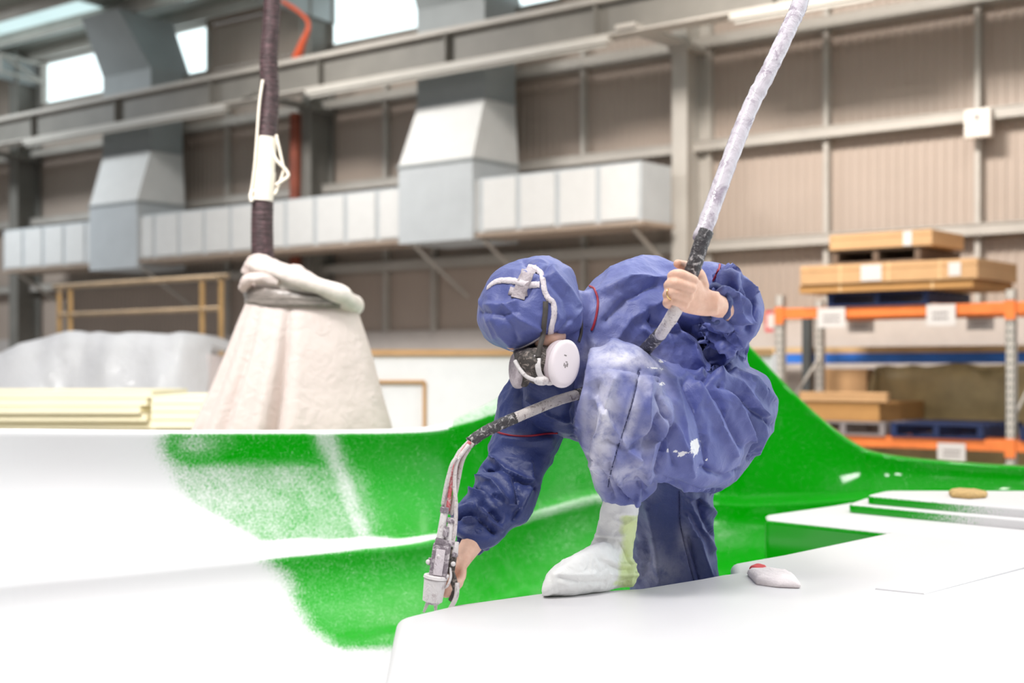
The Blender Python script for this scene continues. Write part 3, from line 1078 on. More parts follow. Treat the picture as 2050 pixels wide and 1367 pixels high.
# stacks of pale yellow boards
zc0 = 0.0
def boards(px0, px1, ytop, d, count, label, dep=1.0, grp='stacked yellow boards behind the mould rim', mat='foam'):
    zt_ = C(px0, ytop, d).z
    xa, xb = (px0 - 1025) / F * d, (px1 - 1025) / F * d
    th = .045
    rnd = random.Random(int(px1))
    for i in range(count):
        z1_ = zt_ - i * (th + .004)
        e = rnd.uniform(-.05, .05)
        P = [cam_pt(xa, d + e, z1_ - th), cam_pt(xb + e, d + e, z1_ - th), cam_pt(xb + e, d + dep, z1_ - th), cam_pt(xa, d + dep, z1_ - th)]
        o = MB().hexa(P + [p + Vector((0, 0, th)) for p in P]).build('foam_board', MAT[mat])
        tag(o, label[i] if isinstance(label, list) else label, 'board', grp)
    zz = zt_ - count * (th + .004) - .001
    P = [cam_pt(xa, d + .06, 0), cam_pt(xb - .08, d + .06, 0), cam_pt(xb - .08, d + dep, 0), cam_pt(xa, d + dep, 0)]
    o = MB().hexa(P + [p + Vector((0, 0, zz)) for p in P]).build('crate', MAT['foam'])
    return o
L1 = ['pale yellow board, %s of the long low stack along the mould rim' % s for s in ('topmost', 'second from the top', 'third from the top', 'fourth from the top', 'lowest in view')]
o = boards(-300, 300, 782, 9.0, 5, L1)
tag(o, 'pale crate carrying the long stack of yellow boards', 'crate')
L2 = ['short yellow board beside the hanging bag, %s of its stack' % s for s in ('topmost', 'second from the top', 'third from the top', 'fourth from the top')]
o = boards(306, 430, 792, 8.6, 4, L2)
tag(o, 'pale crate carrying the short yellow boards', 'crate')

# long white panel crate with timber edges
dC = 10.0
xa, xb = (640 - 1025) / F * dC, (1545 - 1025) / F * dC
zt_ = C(700, 707, dC).z
cr = empty('white_panel_crate', cam_pt((xa + xb) / 2, dC, 0), 'long low white panelled crate with pale timber edging behind the worker', 'crate')
P = [cam_pt(xa, dC, 0), cam_pt(xb, dC, 0), cam_pt(xb + .3, dC + 1.4, 0), cam_pt(xa + .3, dC + 1.4, 0)]
MB().hexa(P + [p + Vector((0, 0, zt_)) for p in P]).build('panel', MAT['white_panel'], cr)
def strip(x0, z0, x1, z1, w=.025):
    a, b_ = cam_pt(x0, dC - .02, z0), cam_pt(x1, dC - .02, z1)
    o = MB()
    if abs(x1 - x0) > abs(z1 - z0):
        P = [cam_pt(x0, dC - .03, z0 - w), cam_pt(x1, dC - .03, z1 - w), cam_pt(x1, dC + .02, z1 - w), cam_pt(x0, dC + .02, z0 - w)]
        o.hexa(P + [p + Vector((0, 0, 2 * w)) for p in P])
    else:
        P = [cam_pt(x0 - w, dC - .03, z0), cam_pt(x0 + w, dC - .03, z0), cam_pt(x0 + w, dC + .02, z0), cam_pt(x0 - w, dC + .02, z0)]
        o.hexa(P + [Vector((p.x, p.y, z1)) for p in P])
    return o
cz = lambda py: C(700, py, dC).z
cx = lambda px: (px - 1025) / F * dC
strip(xa, zt_ + .005, xb, zt_ + .005, .022).build('top_edge', MAT['carton_pale'], cr)
mb = strip(cx(755), cz(764), cx(850), cz(764), .012)
for e in ((cx(850), cz(764), cx(850), cz(900)), (cx(755), cz(900), cx(755), cz(764))):
    q = strip(*e, .012); mb.add(q.v, q.f)
mb.build('timber_frame', MAT['carton_pale'], cr)

#@@BAG
# ================================================================== hanging bag and its hose
dB = 6.9
def ringpts(pl, pr, y, d, th, n, folds, seed, amp):
    pts = []
    a, b_ = C(pl, y, d), C(pr, y, d)
    c, Mx = (a + b_) / 2, (b_ - a) / 2
    for k in range(n):
        an = 2 * math.pi * k / n
        f = 0
        for (m_, ph, am) in folds:
            f += am * math.cos(m_ * an + ph)
        r = 1 + f * amp
        pts.append(c + Mx * (math.cos(an) * r) + FW * (math.sin(an) * th * r))
    return pts
bagst = [(494, 705, 603, .02), (486, 716, 622, .15), (476, 724, 645, .4), (455, 742, 700, .8), (430, 758, 760, 1.1), (408, 772, 810, 1.3), (385, 786, 860, 1.4), (360, 800, 930, 1.4), (345, 812, 1010, 1.4)]
S_ = spline(bagst, 6)
folds = [(5, .6, .045), (9, 1.9, .035), (14, .2, .02)]
def sharp(an):
    v = 0
    for a0, w, am in ((4.62, .05, -.30), (4.45, .10, .07), (4.80, .10, .07), (4.05, .07, -.16), (4.22, .10, .06), (3.7, .08, -.10), (5.4, .2, -.04), (3.55, .1, .05), (0.7, .2, -.05), (2, .2, .05)):
        dd = (an - a0 + math.pi) % (2 * math.pi) - math.pi
        v += am * math.exp(-(dd / w) ** 2)
    return v
rows = []
for q in S_:
    a, b_ = C(q[0], q[2], dB), C(q[1], q[2], dB)
    c, Mx = (a + b_) / 2, (b_ - a) / 2
    row = []
    for k in range(161):
        an = 2 * math.pi * k / 160
        r = 1 + (sum(am * math.cos(m_ * an + ph) for m_, ph, am in folds) * .35 + sharp(an)) * q[3] * .8
        r += .012 * noise.noise(Vector((math.cos(an) * 3, math.sin(an) * 3, q[2] * .02)))
        th = Mx.length * .72
        e = 1 if abs(math.cos(an)) > .9 else 1
        row.append(c + Mx * (math.cos(an) * (1 + (r - 1) * abs(math.sin(an)))) + FW * (math.sin(an) * th * r))
    rows.append(row)
bagroot = empty('hanging_bag', C(590, 1010, dB), 'cream cloth bag like a tall cone hanging on the black hose', 'bag')
MB().grid(rows).build('bag_skirt', MAT['bag'], bagroot, True)
# wrapped neck band, brim and knotted top
mb = MB()
loft(mb, [(492, 572, 722, 600, dB, .22), (488, 590, 716, 612, dB, .23), (492, 610, 700, 616, dB, .22)], seg=48, sub=5)
mbn = remeshed(mb, .008, 2)
co = coords(mbn); nm = normals(mbn)
dsp = np.array([noise.noise(Vector((v[0] * 3, v[1] * 3, v[2] * 60))) for v in co]) * .008
set_coords(mbn, co + nm * dsp[:, None] - np.array(world_loc(bagroot)))
link_mesh('neck_wrap', mbn, MAT['wrapband'], bagroot, True)
rim_c, pts = None, []
for k in range(64):
    an = 2 * math.pi * k / 64
    # tilted oval brim: high on the left, low on the right
    px = 604 + 104 * math.cos(an)
    d = dB + .24 * math.sin(an)
    py = 568 + 37 * math.cos(an) + 8 * math.sin(an) + (6 if math.cos(an) > .8 else 0)
    pts.append(C(px, py, d))
pts.append(pts[0])
mb = MB().tube(pts, [.040 + .010 * math.cos(2 * math.pi * k / 64) + .004 * math.sin(k * .7) for k in range(len(pts))], 14, cap=False)
loft(mb, [(500, 542, 520, 592, dB, .14), (555, 540, 560, 600, dB, .20), (620, 552, 620, 606, dB, .21), (680, 576, 675, 612, dB, .16), (708, 590, 704, 612, dB, .08)], seg=30, sub=4)
mbn = remeshed(mb, .008, 3)
set_coords(mbn, coords(mbn) - np.array(world_loc(bagroot)))
link_mesh('brim', mbn, MAT['wrapbrim'], bagroot, True)
mb = MB()
loft(mb, [(500, 524, 548, 518, dB, .05), (492, 536, 590, 534, dB, .10), (487, 552, 640, 556, dB, .14), (488, 575, 650, 580, dB, .16)], seg=32, sub=5)
mb.tube(vspline([C(494, 548, dB - .05), C(510, 520, dB - .1), C(545, 530, dB - .16), C(580, 552, dB - .2), C(612, 574, dB - .24)], 6), [.030] * 25, 12)
mb.tube(vspline([C(488, 578, dB - .08), C(495, 560, dB - .16), C(530, 556, dB - .19), C(560, 566, dB - .2)], 6), [.026] * 19, 12)
mb.tube(vspline([C(560, 556, dB - .02), C(590, 540, dB - .05), C(615, 555, dB - .05), C(640, 575, dB - .05)], 6), [.028] * 19, 12)
mbn = remeshed(mb, .007, 3)
co = coords(mbn); nm = normals(mbn)
dsp = np.array([noise.noise(Vector((v[0] * 25, v[1] * 25, v[2] * 40))) for v in co]) * .006
set_coords(mbn, co + nm * dsp[:, None] - np.array(world_loc(bagroot)))
link_mesh('tied_top', mbn, MAT['bag'], bagroot, True)

# black hose going up
hp = [C(528, 545, dB), C(525, 480, dB), C(526, 400, dB), C(532, 300, dB), C(540, 200, dB), C(538, 120, dB), C(543, 40, dB), C(546, -60, dB), C(548, -400, dB), C(552, -1100, dB)]
hs = vspline(hp, 60)
rr = []
for i, p in enumerate(hs):
    px, py, _ = project(np.array([p]))
    w = np.interp(py[0], [-400, 0, 200, 400, 520], [16, 16.5, 18.5, 21.5, 22.5]) / F * dB
    rr.append(w + .0022 * math.sin(i * 2.1) + .001 * math.sin(i * .9))
hoseroot = empty('black_hose', hs[0], 'thick ribbed black hose hanging down into the cream bag', 'hose')
MB().tube(hs, rr, 20).build('ribbed_tube', MAT['blackhose'], hoseroot, True)
sl = vspline([C(524, 402, dB - .005), C(529, 340, dB - .005), C(533, 275, dB - .005)], 12)
MB().tube(sl, [23 / F * dB] * 12 + [21 / F * dB] * 13, 24).build('white_sleeve', MAT['sleeve'], hoseroot, 'auto')
MB().tube(vspline([C(526, 160, dB - .06), C(519, 210, dB - .06), C(514, 280, dB - .06), C(509, 340, dB - .06), C(503, 385, dB - .06), C(505, 402, dB - .06)], 8), .006, 8).build('cord', MAT['cord'], hoseroot, True)
MB().tube(vspline([C(538, 285, dB - .055), C(552, 318, dB - .06), C(572, 340, dB - .05), C(577, 352, dB - .05), C(565, 362, dB - .05), C(552, 370, dB - .055)], 8), .0075, 8).build('cord', MAT['cord'], hoseroot, True)
MB().tube(vspline([C(553, 270, dB - .03), C(562, 310, dB - .03), C(567, 340, dB - .03), C(560, 365, dB - .03), C(550, 390, dB - .04)], 8), .006, 8).build('cord', MAT['cord'], hoseroot, True)
MB().tube(vspline([C(505, 380, dB - .06), C(502, 392, dB - .06), C(504, 404, dB - .06)], 6), [.010] * 13, 10).build('clip', MAT['sleeve'], hoseroot, True)

#@@MOLD
# ================================================================== the green mould
# stations: px, rim row, rim depth, ledge row, ledge depth, flange rise in px
ST = [(-520, 862, 4.35, 1235, 4.05, 0), (-250, 862, 4.7, 1195, 4.35, 0), (0, 861, 5.05, 1157, 4.76, 0), (240, 863, 5.3, 1135, 5.03, 0), (480, 864, 5.6, 1112, 5.33, 0), (700, 864, 5.9, 1093, 5.6, 1),
      (800, 863, 6.05, 1086, 5.75, 3), (880, 858, 6.2, 1074, 5.92, 6), (950, 842, 6.5, 1058, 6.2, 20), (1000, 820, 6.75, 1044, 6.45, 24), (1080, 765, 7.05, 1020, 6.8, 16), (1200, 680, 7.35, 989, 7.15, 8), (1290, 625, 7.5, 985, 7.3, 3), (1360, 615, 7.5, 990, 7.35, 2), (1430, 635, 7.4, 998, 7.3, 1),
      (1490, 683, 7.3, 1003, 7.2, 1), (1560, 757, 7.25, 1001, 7.1, 1), (1620, 817, 7.15, 998, 7.0, 1), (1680, 868, 7.05, 994, 6.9, 1), (1725, 897, 6.98, 991, 6.83, 1), (1748, 906, 6.93, 990, 6.78, 1), (1790, 914, 6.86, 989, 6.72, 1), (1860, 922, 6.8, 986, 6.68, 1),
      (1960, 930, 6.72, 989, 6.6, 1), (2060, 936, 6.65, 992, 6.53, 1), (2300, 950, 6.5, 1000, 6.4, 1), (2600, 968, 6.3, 1010, 6.2, 1)]
px_k = np.array([s[0] for s in ST], float)
def ip(i, x):
    # smooth interpolation over px by cubic through stations
    return np.interp(x, smx, smy[i])
dense = np.array(spline(ST, 10))
smx = dense[:, 0]
smy = {i: dense[:, i] for i in range(1, 6)}
PX = np.concatenate([np.linspace(-520, 0, 40, endpoint=False), np.linspace(0, 1250, 520, endpoint=False), np.linspace(1250, 2060, 260, endpoint=False), np.linspace(2060, 2600, 30)])
FLOORZ = 0.93
cols_ = []
for x in PX:
    ry, rd, ly, ld, fr = (float(np.interp(x, smx, smy[i])) for i in range(1, 6))
    u = (x - 1025) / F
    rz_ = CZ + (HOR - ry) / F * rd
    lz = CZ + (HOR - ly) / F * ld
    right = sstep(1200, 1500, x)
    wd = rd - ld
    # profile in (offset depth, z) from the outside ground up, over the rim, down the wall
    prof = []
    fo = (fr / F * rd)
    prof += [(rd + .30, 0.0), (rd + .30, rz_ - .12 + fo), (rd + .14, rz_ - .015 + fo), (rd + .13, rz_ + fo), (rd + .05, rz_ + fo * .75 + .001), (rd + .012, rz_ + .002), (rd + .002, rz_ - .003), (rd - .004, rz_ - .012)]
    H = rz_ - lz
    upw = []
    for k in range(1, 34):
        t = k / 34
        bow = .09 * math.sin(math.pi * t) * (1 - right) + .02 * math.sin(math.pi * t) * right
        upw.append((rd - .004 - (wd - .07) * t + bow, rz_ - .012 - (H - .012) * t))
    prof += upw
    lw = .075 * (1 - .35 * right) * (.35 + .65 * sstep(0, 500, x) if x < 500 else 1)
    # ledge: rolls out to a narrow shelf and turns down again
    prof += [(ld + .062, lz + .014), (ld + .045, lz + .003), (ld + .01, lz - .004), (ld - .012, lz - .007), (ld - .026, lz - .012), (ld - .034, lz - .022), (ld - .036, lz - .034)]
    zl_ = lz - .034
    for k in range(1, 26):
        t = k / 25
        prof.append((ld - .036 - .30 * t ** 2.6 - .02 * t, zl_ + (FLOORZ + .09 - zl_) * t))
    e0 = ld - .356
    for k in range(1, 9):
        an = k / 8 * math.pi / 2 * .92
        prof.append((e0 - .16 * math.sin(an) - .02 * k / 8, FLOORZ + .09 - .09 * (1 - math.cos(an)) * 1.07))
    dl = prof[-1][0]
    for dd in np.linspace(dl - .1, min(dl - .5, 1.4), 14):
        prof.append((dd, FLOORZ))
    cols_.append([cam_pt(u * q[0], q[0], q[1]) for q in prof])
mb = MB().grid(cols_)
org = cam_pt(0, 6.5, 0)
me = mb.mesh('green_mould', org)
co = coords(me) + np.array(org)
px, py, dp = project(co)
def G(cx_, cy_, sx, sy, a=0.0):
    ca, sa = math.cos(a), math.sin(a)
    X, Y = px - cx_, py - cy_
    return np.exp(-((X * ca + Y * sa) / sx) ** 2 - ((-X * sa + Y * ca) / sy) ** 2)
ledge_y = np.interp(px, smx, smy[3])
rim_y = np.interp(px, smx, smy[1])
up = py < ledge_y
# boundary of the finished white: x position per row
bx_up = np.interp(py, [860, 900, 930, 960, 1000, 1050, 1090, 1110], [325, 318, 335, 355, 385, 470, 540, 600])
w = 1 - .55 * sstep(-50, 30, px - bx_up) - .45 * sstep(0, 170, px - bx_up)
w = w * (1 - (1 - sstep(905, 935, py)) * sstep(0, 60, px - bx_up) * .8)
mist = np.clip(.60 - .0005 * (px - 330), 0, .8) * sstep(905, 945, py) * (1 - sstep(640, 760, px - (py - 870) * .42))
w = np.maximum(w, mist)
w = np.maximum(w, .46 * G(395, 885, 75, 40))
w = np.maximum(w, .60 * np.exp(-((px - (652 + (py - 870) * .37)) / 34) ** 2))
w = np.maximum(w, .42 * G(715, 1040, 60, 50))
w = np.maximum(w, .12 + .0 * px)
near = sstep(900, 1150, px) * (1 - sstep(1200, 1330, px))
w = np.maximum(w, near * (.17 + .08 * sstep(880, 1050, py)))
w = np.where(px > 1330, np.minimum(w, .06) + .22 * G(1450, 1075, 70, 25) , w)
# lower wall
bx_lo = np.interp(py, [1080, 1115, 1150, 1180, 1220, 1260, 1290, 1310], [470, 500, 545, 560, 572, 600, 640, 700])
wl = 1 - sstep(-40, 95, px - bx_lo)
by_lo = np.interp(px, [560, 640, 700, 770, 900], [1262, 1285, 1292, 1290, 1300])
wl = np.maximum(wl, sstep(-18, 30, py - by_lo))
wl = np.maximum(wl, .17 + 0 * px)
wl = np.maximum(wl, near * (.22 + .08 * G(1000, 1080, 100, 60)))
wl = np.where(px > 1330, .06 + .2 * G(1440, 1075, 60, 30), wl)
w = np.where(up, w, wl)
# white dust caught on the ledge
th = np.interp(px, [400, 560, 700, 800, 880], [20, 17, 11, 6, 2])
w = np.where((px < 900), np.maximum(w, 1 - sstep(th * .8, th * 1.2 + 3, np.abs(py - ledge_y + th * .35))), w)
lb = (px > 930) & (px < 1260)
w = np.where(lb, np.maximum(w, .50 * (1 - sstep(8, 16, np.abs(py - ledge_y - 9)))), w)
# rim edge and flange
nz = normals(me)[:, 2]
rimband = (py < rim_y + 4) & (nz > .55)
w = np.where(rimband & (px < 905), 1.0, w)
w = np.where(rimband & (px >= 905) & (px < 1150), .55, w)
add_attr(me, 'cover', w)
mold = link_mesh('boat_mould', me, MAT['mold'], None, True, org)
tag(mold, 'large glossy green boat mould shell, its left part sprayed white', 'mould')

# the deck block in the middle
top_z = 1.42
def plan(px_, py_, z=top_z):
    d = F * (CZ - z) / (py_ - HOR)
    return ((px_ - 1025) / F * d, d)

def round_poly(pts, radii, n=7):
    out = []
    N = len(pts)
    for i in range(N):
        p0, p1, p2 = (Vector(pts[(i + k) % N]) for k in (-1, 0, 1))
        r = radii[i]
        if r <= 0:
            out.append(p1); continue
        a, b_ = (p0 - p1).normalized(), (p2 - p1).normalized()
        an = a.angle(b_)
        t = min(r / math.tan(an / 2), (p0 - p1).length * .48, (p2 - p1).length * .48)
        A, B = p1 + a * t, p1 + b_ * t
        for k in range(n + 1):
            s = k / n
            out.append(A * (1 - s) ** 2 + p1 * 2 * s * (1 - s) + B * s ** 2)
    return out

def slab_mesh(name, pts2, z0, z1, bev, segs=5, draft=0.0):
    bm = bmesh.new()
    vs = [bm.verts.new(cam_pt(p[0], p[1], z1)) for p in pts2]
    f = bm.faces.new(vs)
    bm.normal_update()
    if f.normal.z < 0:
        f.normal_flip()
    r = bmesh.ops.extrude_face_region(bm, geom=[f])
    tv = [v for v in r['geom'] if isinstance(v, bmesh.types.BMVert)]
    for v in vs:
        v.co.z = z0
    tf = [q for q in r['geom'] if isinstance(q, bmesh.types.BMFace)][0]
    bmesh.ops.bevel(bm, geom=list(tf.edges), offset=bev, segments=segs, affect='EDGES', profile=.5)
    bmesh.ops.recalc_face_normals(bm, faces=bm.faces)
    me = bpy.data.meshes.new(name)
    bm.to_mesh(me)
    bm.free()
    return me

deck = [(-.187, 1.45), (-.268, 3.30), plan(822, 1229), plan(908, 1209), plan(1083, 1185), plan(1180, 1182), plan(1280, 1176), plan(1398, 1157), plan(1440, 1149), plan(1466, 1146), plan(1462, 1127), plan(1560, 1110), plan(1782, 1064),
        plan(1533, 1037), plan(1530, 1030), plan(1700, 1007), plan(1860, 984.5), plan(2050, 988), (3.3, 6.35), (3.3, 1.45)]
rad = [0, .10, 0, 0, 0, 0, 0, 0, 0, .02, .06, 0, .03, .05, .03, 0, .1, 0, 0, 0]
poly = round_poly(deck, rad)
me = slab_mesh('deck_block', poly, FLOORZ - .02, top_z, .024)
co = coords(me)
px, py, dp = project(co)
org = cam_pt(1.4, 3.5, FLOORZ)
side = sstep(1450, 1500, px) * 1.0
add_attr(me, 'side', np.clip(side, 0, 1) * .95)
set_coords(me, co - np.array(org))
slab = link_mesh('deck_block', me, MAT['slab'], None, 'auto', org)
tag(slab, 'broad white sprayed deck block with rounded edges, under the worker\'s front foot', 'mould block')
# raised hatch plinth, two steps
ht = empty('hatch_plinth', cam_pt(2.0, 5.3, top_z), 'raised two-step hatch plinth on the far right of the deck, green at its edge', 'mould block')
hp1 = round_poly([(1.345, 5.70), plan(2050, 1060), (2.35, 4.30), (3.25, 4.75), (2.6, 6.0), (1.50, 6.0)], [.06, 0, .05, .05, .05, .10])
me = slab_mesh('lower_step', hp1, top_z + .0005, top_z + .034, .010, 4)
px, py, dp = project(coords(me))
add_attr(me, 'side', 1 - sstep(1800, 2000, px))
set_coords(me, coords(me) - np.array(world_loc(ht)))
link_mesh('lower_step', me, MAT['slab'], ht, 'auto')
hp2 = round_poly([(1.42, 5.71), (1.90, 5.13), (2.36, 4.42), (3.1, 4.8), (2.5, 5.92), (1.56, 5.93)], [.06, 0, .05, .05, .05, .10])
me = slab_mesh('upper_step', hp2, top_z + .034, top_z + .068, .012, 4)
px, py, dp = project(coords(me))
add_attr(me, 'side', 1 - sstep(1800, 2000, px))
set_coords(me, coords(me) - np.array(world_loc(ht)))
link_mesh('upper_step', me, MAT['slab'], ht, 'auto')
# faint raised band running across the near part of the deck
me = slab_mesh('band', [plan(1752, 1180), plan(2060, 1106), plan(2120, 1094), plan(2120, 1122), plan(2060, 1136), plan(1850, 1190)], top_z - .002, top_z + .005, .004, 3)
add_attr(me, 'side', np.zeros(len(me.vertices)))
set_coords(me, coords(me) - np.array(org))
link_mesh('raised_band', me, MAT['slab'], slab, 'auto')

#@@SMALL
# rag with red cuff on the deck
dR = 2847 * .58 / (1172 - HOR)
def flat_thing(name, outline, h, mat, z, label=None, cat=None, parent=None, seed=0, amp=.004):
    bm = bmesh.new()
    pts = [Vector(plan(*p, z)) for p in outline]
    sp = round_poly([tuple(p) for p in pts], [.012] * len(pts), 4)
    c = sum((Vector(p) for p in sp), Vector((0, 0))) / len(sp)
    mbx = MB()
    rings = [(1.0, 0.0), (1.04, h * .35), (1.0, h * .7), (.85, h * .95), (.55, h), (.2, h * .97)]
    rows = []
    for s, hh in rings:
        row = []
        for p in sp + [sp[0]]:
            q = c + (Vector(p) - c) * s
            zz = z + hh
            if hh > 0:
                zz += amp * noise.noise(Vector((q.x * 30, q.y * 30, seed)))
            row.append(cam_pt(q.x, q.y, max(z + .0004, zz)))
        rows.append(row)
    mbx.grid(rows)
    mbx.f.append(tuple(range(len(mbx.v) - len(sp) - 1, len(mbx.v) - 1)))
    o = mbx.build(name, mat, parent, True)
    if label: tag(o, label, cat)
    return o
rag = flat_thing('crumpled_glove', [(1497, 1152), (1515, 1170), (1555, 1176), (1602, 1178), (1590, 1160), (1570, 1150), (1530, 1148)], .022, MAT['glove'], top_z, 'crumpled white glove with a red cuff lying on the white deck', 'glove', seed=4, amp=.008)
flat_thing('red_cuff', [(1500, 1144), (1512, 1150), (1540, 1151), (1533, 1141), (1515, 1138)], .018, MAT['redcloth'], top_z, parent=rag, seed=9)
sp_ = flat_thing('abrasive_sponge', [(1900, 990), (1906, 996), (1940, 999), (1972, 997), (1976, 992), (1950, 988), (1920, 987)], .024, MAT['bristle'], top_z + .0685, 'small tan scrubbing block lying on top of the raised hatch plinth', 'sponge', seed=2, amp=.006)
# ================================================================== the worker
FOOT = cam_pt(.10, 3.66, top_z)
person = empty('person', FOOT, 'person in blue hooded coveralls and respirator crouching on the deck and leaning over to spray', 'person')
PO = np.array(FOOT)

def sculpt(me, strokes, facing=.12, lo=None):
    """push creases and folds into a cloth surface along lines (amplitude in mm, width in px)"""
    co = coords(me)
    nm = normals(me)
    px, py, d = project(co)
    vdir = co - np.array([0, 0, CZ])
    vdir /= np.linalg.norm(vdir, axis=1)[:, None]
    fc = -(nm * vdir).sum(1)
    face = sstep(-.05, facing + .1, fc)
    for st in strokes:
        amp, wid, line = st[0], st[1], st[2]
        dr = st[3] if len(st) > 3 else None
        q, al = seg_dist(px, py, line)
        m = (q < wid * 3)
        if dr: m &= (d > dr[0]) & (d < dr[1])
        wv = wid * .85
        prof = .6 * np.exp(-q / (wv * .75)) + .4 * np.exp(-(q / wv) ** 2)
        prof = prof - .05 * np.clip(np.sin(np.clip(al, 0.02, .98) * math.pi), 0, 1) ** .4
        co = co + nm * (prof * m * face * amp * .001)[:, None]
    set_coords(me, co)

def crumple(me, amp, scale, stretch=(1, 1, 1), seed=0, ridged=True):
    co = coords(me); nm = normals(me)
    out = np.empty(len(co))
    s = Vector((seed * 7.3, seed * 3.1, seed))
    for i, v in enumerate(co):
        q = Vector((v[0] * stretch[0], v[1] * stretch[1], v[2] * stretch[2])) * scale + s
        w = noise.noise_vector(q * .6) * .7
        q = q + w
        if ridged:
            out[i] = .55 - 1.7 * abs(noise.noise(q)) + .45 * (.5 - 1.7 * abs(noise.noise(q * 2.03 + Vector((5, 1, 2)))))
        else:
            out[i] = noise.noise(q)
    set_coords(me, co + nm * (out * amp)[:, None])

# ---- the body itself: head, neck, trunk, limbs and both hands as one skin
def bone_tube(mb, pts, rs, seg=18):
    sp = spline([tuple(p) + (r,) for p, r in zip(pts, rs)], 5)
    P = [Vector(q[:3]) for q in sp]
    R_ = [float(q[3]) for q in sp]
    mb.tube(P, R_, seg)
    mb.ball(P[0], R_[0], R_[0], R_[0], nu=seg, nv=10)
    mb.ball(P[-1], R_[-1], R_[-1], R_[-1], nu=seg, nv=10)

hd = MB()
HC = C(1062, 625, 3.62)
# head: skull, jaw, nose, brow, ears; turned down and to the viewer's left
fdir = (-RT * .62 - FW * .62 - UP * .55).normalized()      # where the face looks
sdir = fdir.cross(UP).normalized()
udir = sdir.cross(fdir).normalized()
HM = Matrix((sdir, fdir, udir)).transposed()
hd.ball(HC + udir * .01, .074, .092, .088, HM, 28, 20)
hd.ball(HC + fdir * .030 - udir * .055, .055, .062, .062, HM, 24, 16)
hd.ball(HC + fdir * .060 - udir * .085, .030, .030, .026, HM, 16, 10)
for s in (-1, 1):
    hd.ball(HC + sdir * s * .074 - udir * .02, .010, .020, .032, HM, 12, 8)
    hd.ball(HC + sdir * s * .032 + fdir * .078 + udir * .0, .016, .014, .010, HM, 12, 8)
    hd.ball(HC + sdir * s * .045 + fdir * .060 - udir * .03, .022, .022, .020, HM, 12, 8)
bone_tube(hd, [HC + fdir * .085 + udir * .005, HC + fdir * .105 - udir * .03, HC + fdir * .098 - udir * .036], [.010, .013, .012], 10)
hd.ball(HC + fdir * .086 - udir * .065, .024, .010, .007, HM, 14, 8)
hd.ball(HC + fdir * .084 - udir * .076, .021, .011, .008, HM, 14, 8)
NK = C(1165, 655, 3.74)
bone_tube(hd, [HC - udir * .04 - fdir * .03, NK, C(1230, 700, 3.85)], [.055, .056, .075])
bone_tube(hd, [C(1240, 690, 3.87), C(1320, 700, 3.9), C(1400, 760, 3.95), C(1455, 830, 3.98)], [.10, .125, .115, .10])
# legs
bone_tube(hd, [C(1450, 850, 3.86), C(1340, 810, 3.68), C(1240, 770, 3.57)], [.08, .068, .052])
bone_tube(hd, [C(1240, 780, 3.58), C(1245, 880, 3.64), C(1245, 1000, 3.74), C(1240, 1110, 3.78)], [.050, .046, .034, .034])
bone_tube(hd, [C(1240, 1130, 3.76), C(1200, 1145, 3.70), C(1145, 1165, 3.64)], [.026, .024, .016])
bone_tube(hd, [C(1410, 860, 4.05), C(1375, 1000, 4.15), C(1355, 1120, 4.2), C(1350, 1330, 4.22), C(1345, 1428, 4.22)], [.075, .052, .05, .042, .038])
bone_tube(hd, [C(1345, 1432, 4.22), C(1300, 1440, 4.2), C(1235, 1448, 4.17)], [.034, .03, .02])
# right arm (the spraying one)
WR = C(924, 1122, 3.52)
bone_tube(hd, [C(1180, 760, 3.86), C(1090, 800, 3.84), C(1052, 890, 3.80), C(1020, 985, 3.72)], [.06, .052, .044, .040])
bone_tube(hd, [C(1018, 992, 3.72), C(985, 1030, 3.65), C(952, 1078, 3.58), C(932, 1108, 3.54), WR], [.040, .036, .030, .025, .022])
# left arm (raised, holding the hose)
WL = C(1424, 606, 3.40)
bone_tube(hd, [C(1380, 600, 3.87), C(1440, 600, 3.82), C(1485, 640, 3.66)], [.055, .05, .042])
bone_tube(hd, [C(1485, 640, 3.66), C(1465, 630, 3.53), C(1440, 615, 3.44), WL], [.040, .036, .029, .027])

# left hand: back of the hand to the viewer, fingers closed round the hose
def loft_hand(st, seg=20):
    loft(hd, st, seg=seg, sub=4, ex=2.4, tip=.3)
loft_hand([(1440, 584, 1436, 632, 3.40, .026), (1420, 579, 1412, 633, 3.395, .026), (1402, 562, 1388, 630, 3.37, .025), (1388, 552, 1366, 624, 3.345, .023), (1376, 552, 1356, 612, 3.33, .018)])
fing = [  # knuckle, middle joint, end joint, tip ; radius
    ([(1388, 562, 3.325), (1362, 549, 3.305), (1346, 552, 3.322), (1350, 559, 3.365), (1372, 566, 3.392)], .0125),
    ([(1384, 577, 3.318), (1354, 567, 3.300), (1339, 570, 3.322), (1342, 577, 3.365), (1364, 583, 3.392)], .0125),
    ([(1378, 594, 3.320), (1350, 585, 3.305), (1337, 588, 3.325), (1338, 594, 3.365), (1360, 600, 3.390)], .0118),
    ([(1370, 609, 3.328), (1346, 602, 3.315), (1335, 605, 3.332), (1338, 610, 3.365), (1354, 615, 3.385)], .0108),
]
for f_, r_ in fing:
    bone_tube(hd, [C(*q) for q in f_], [r_ * 1.08, r_, r_ * .96, r_ * .92, r_ * .82], 14)
bone_tube(hd, [C(1405, 572, 3.385), C(1398, 548, 3.405), C(1376, 534, 3.395), C(1357, 528, 3.365)], [.018, .015, .0125, .011], 14)   # thumb

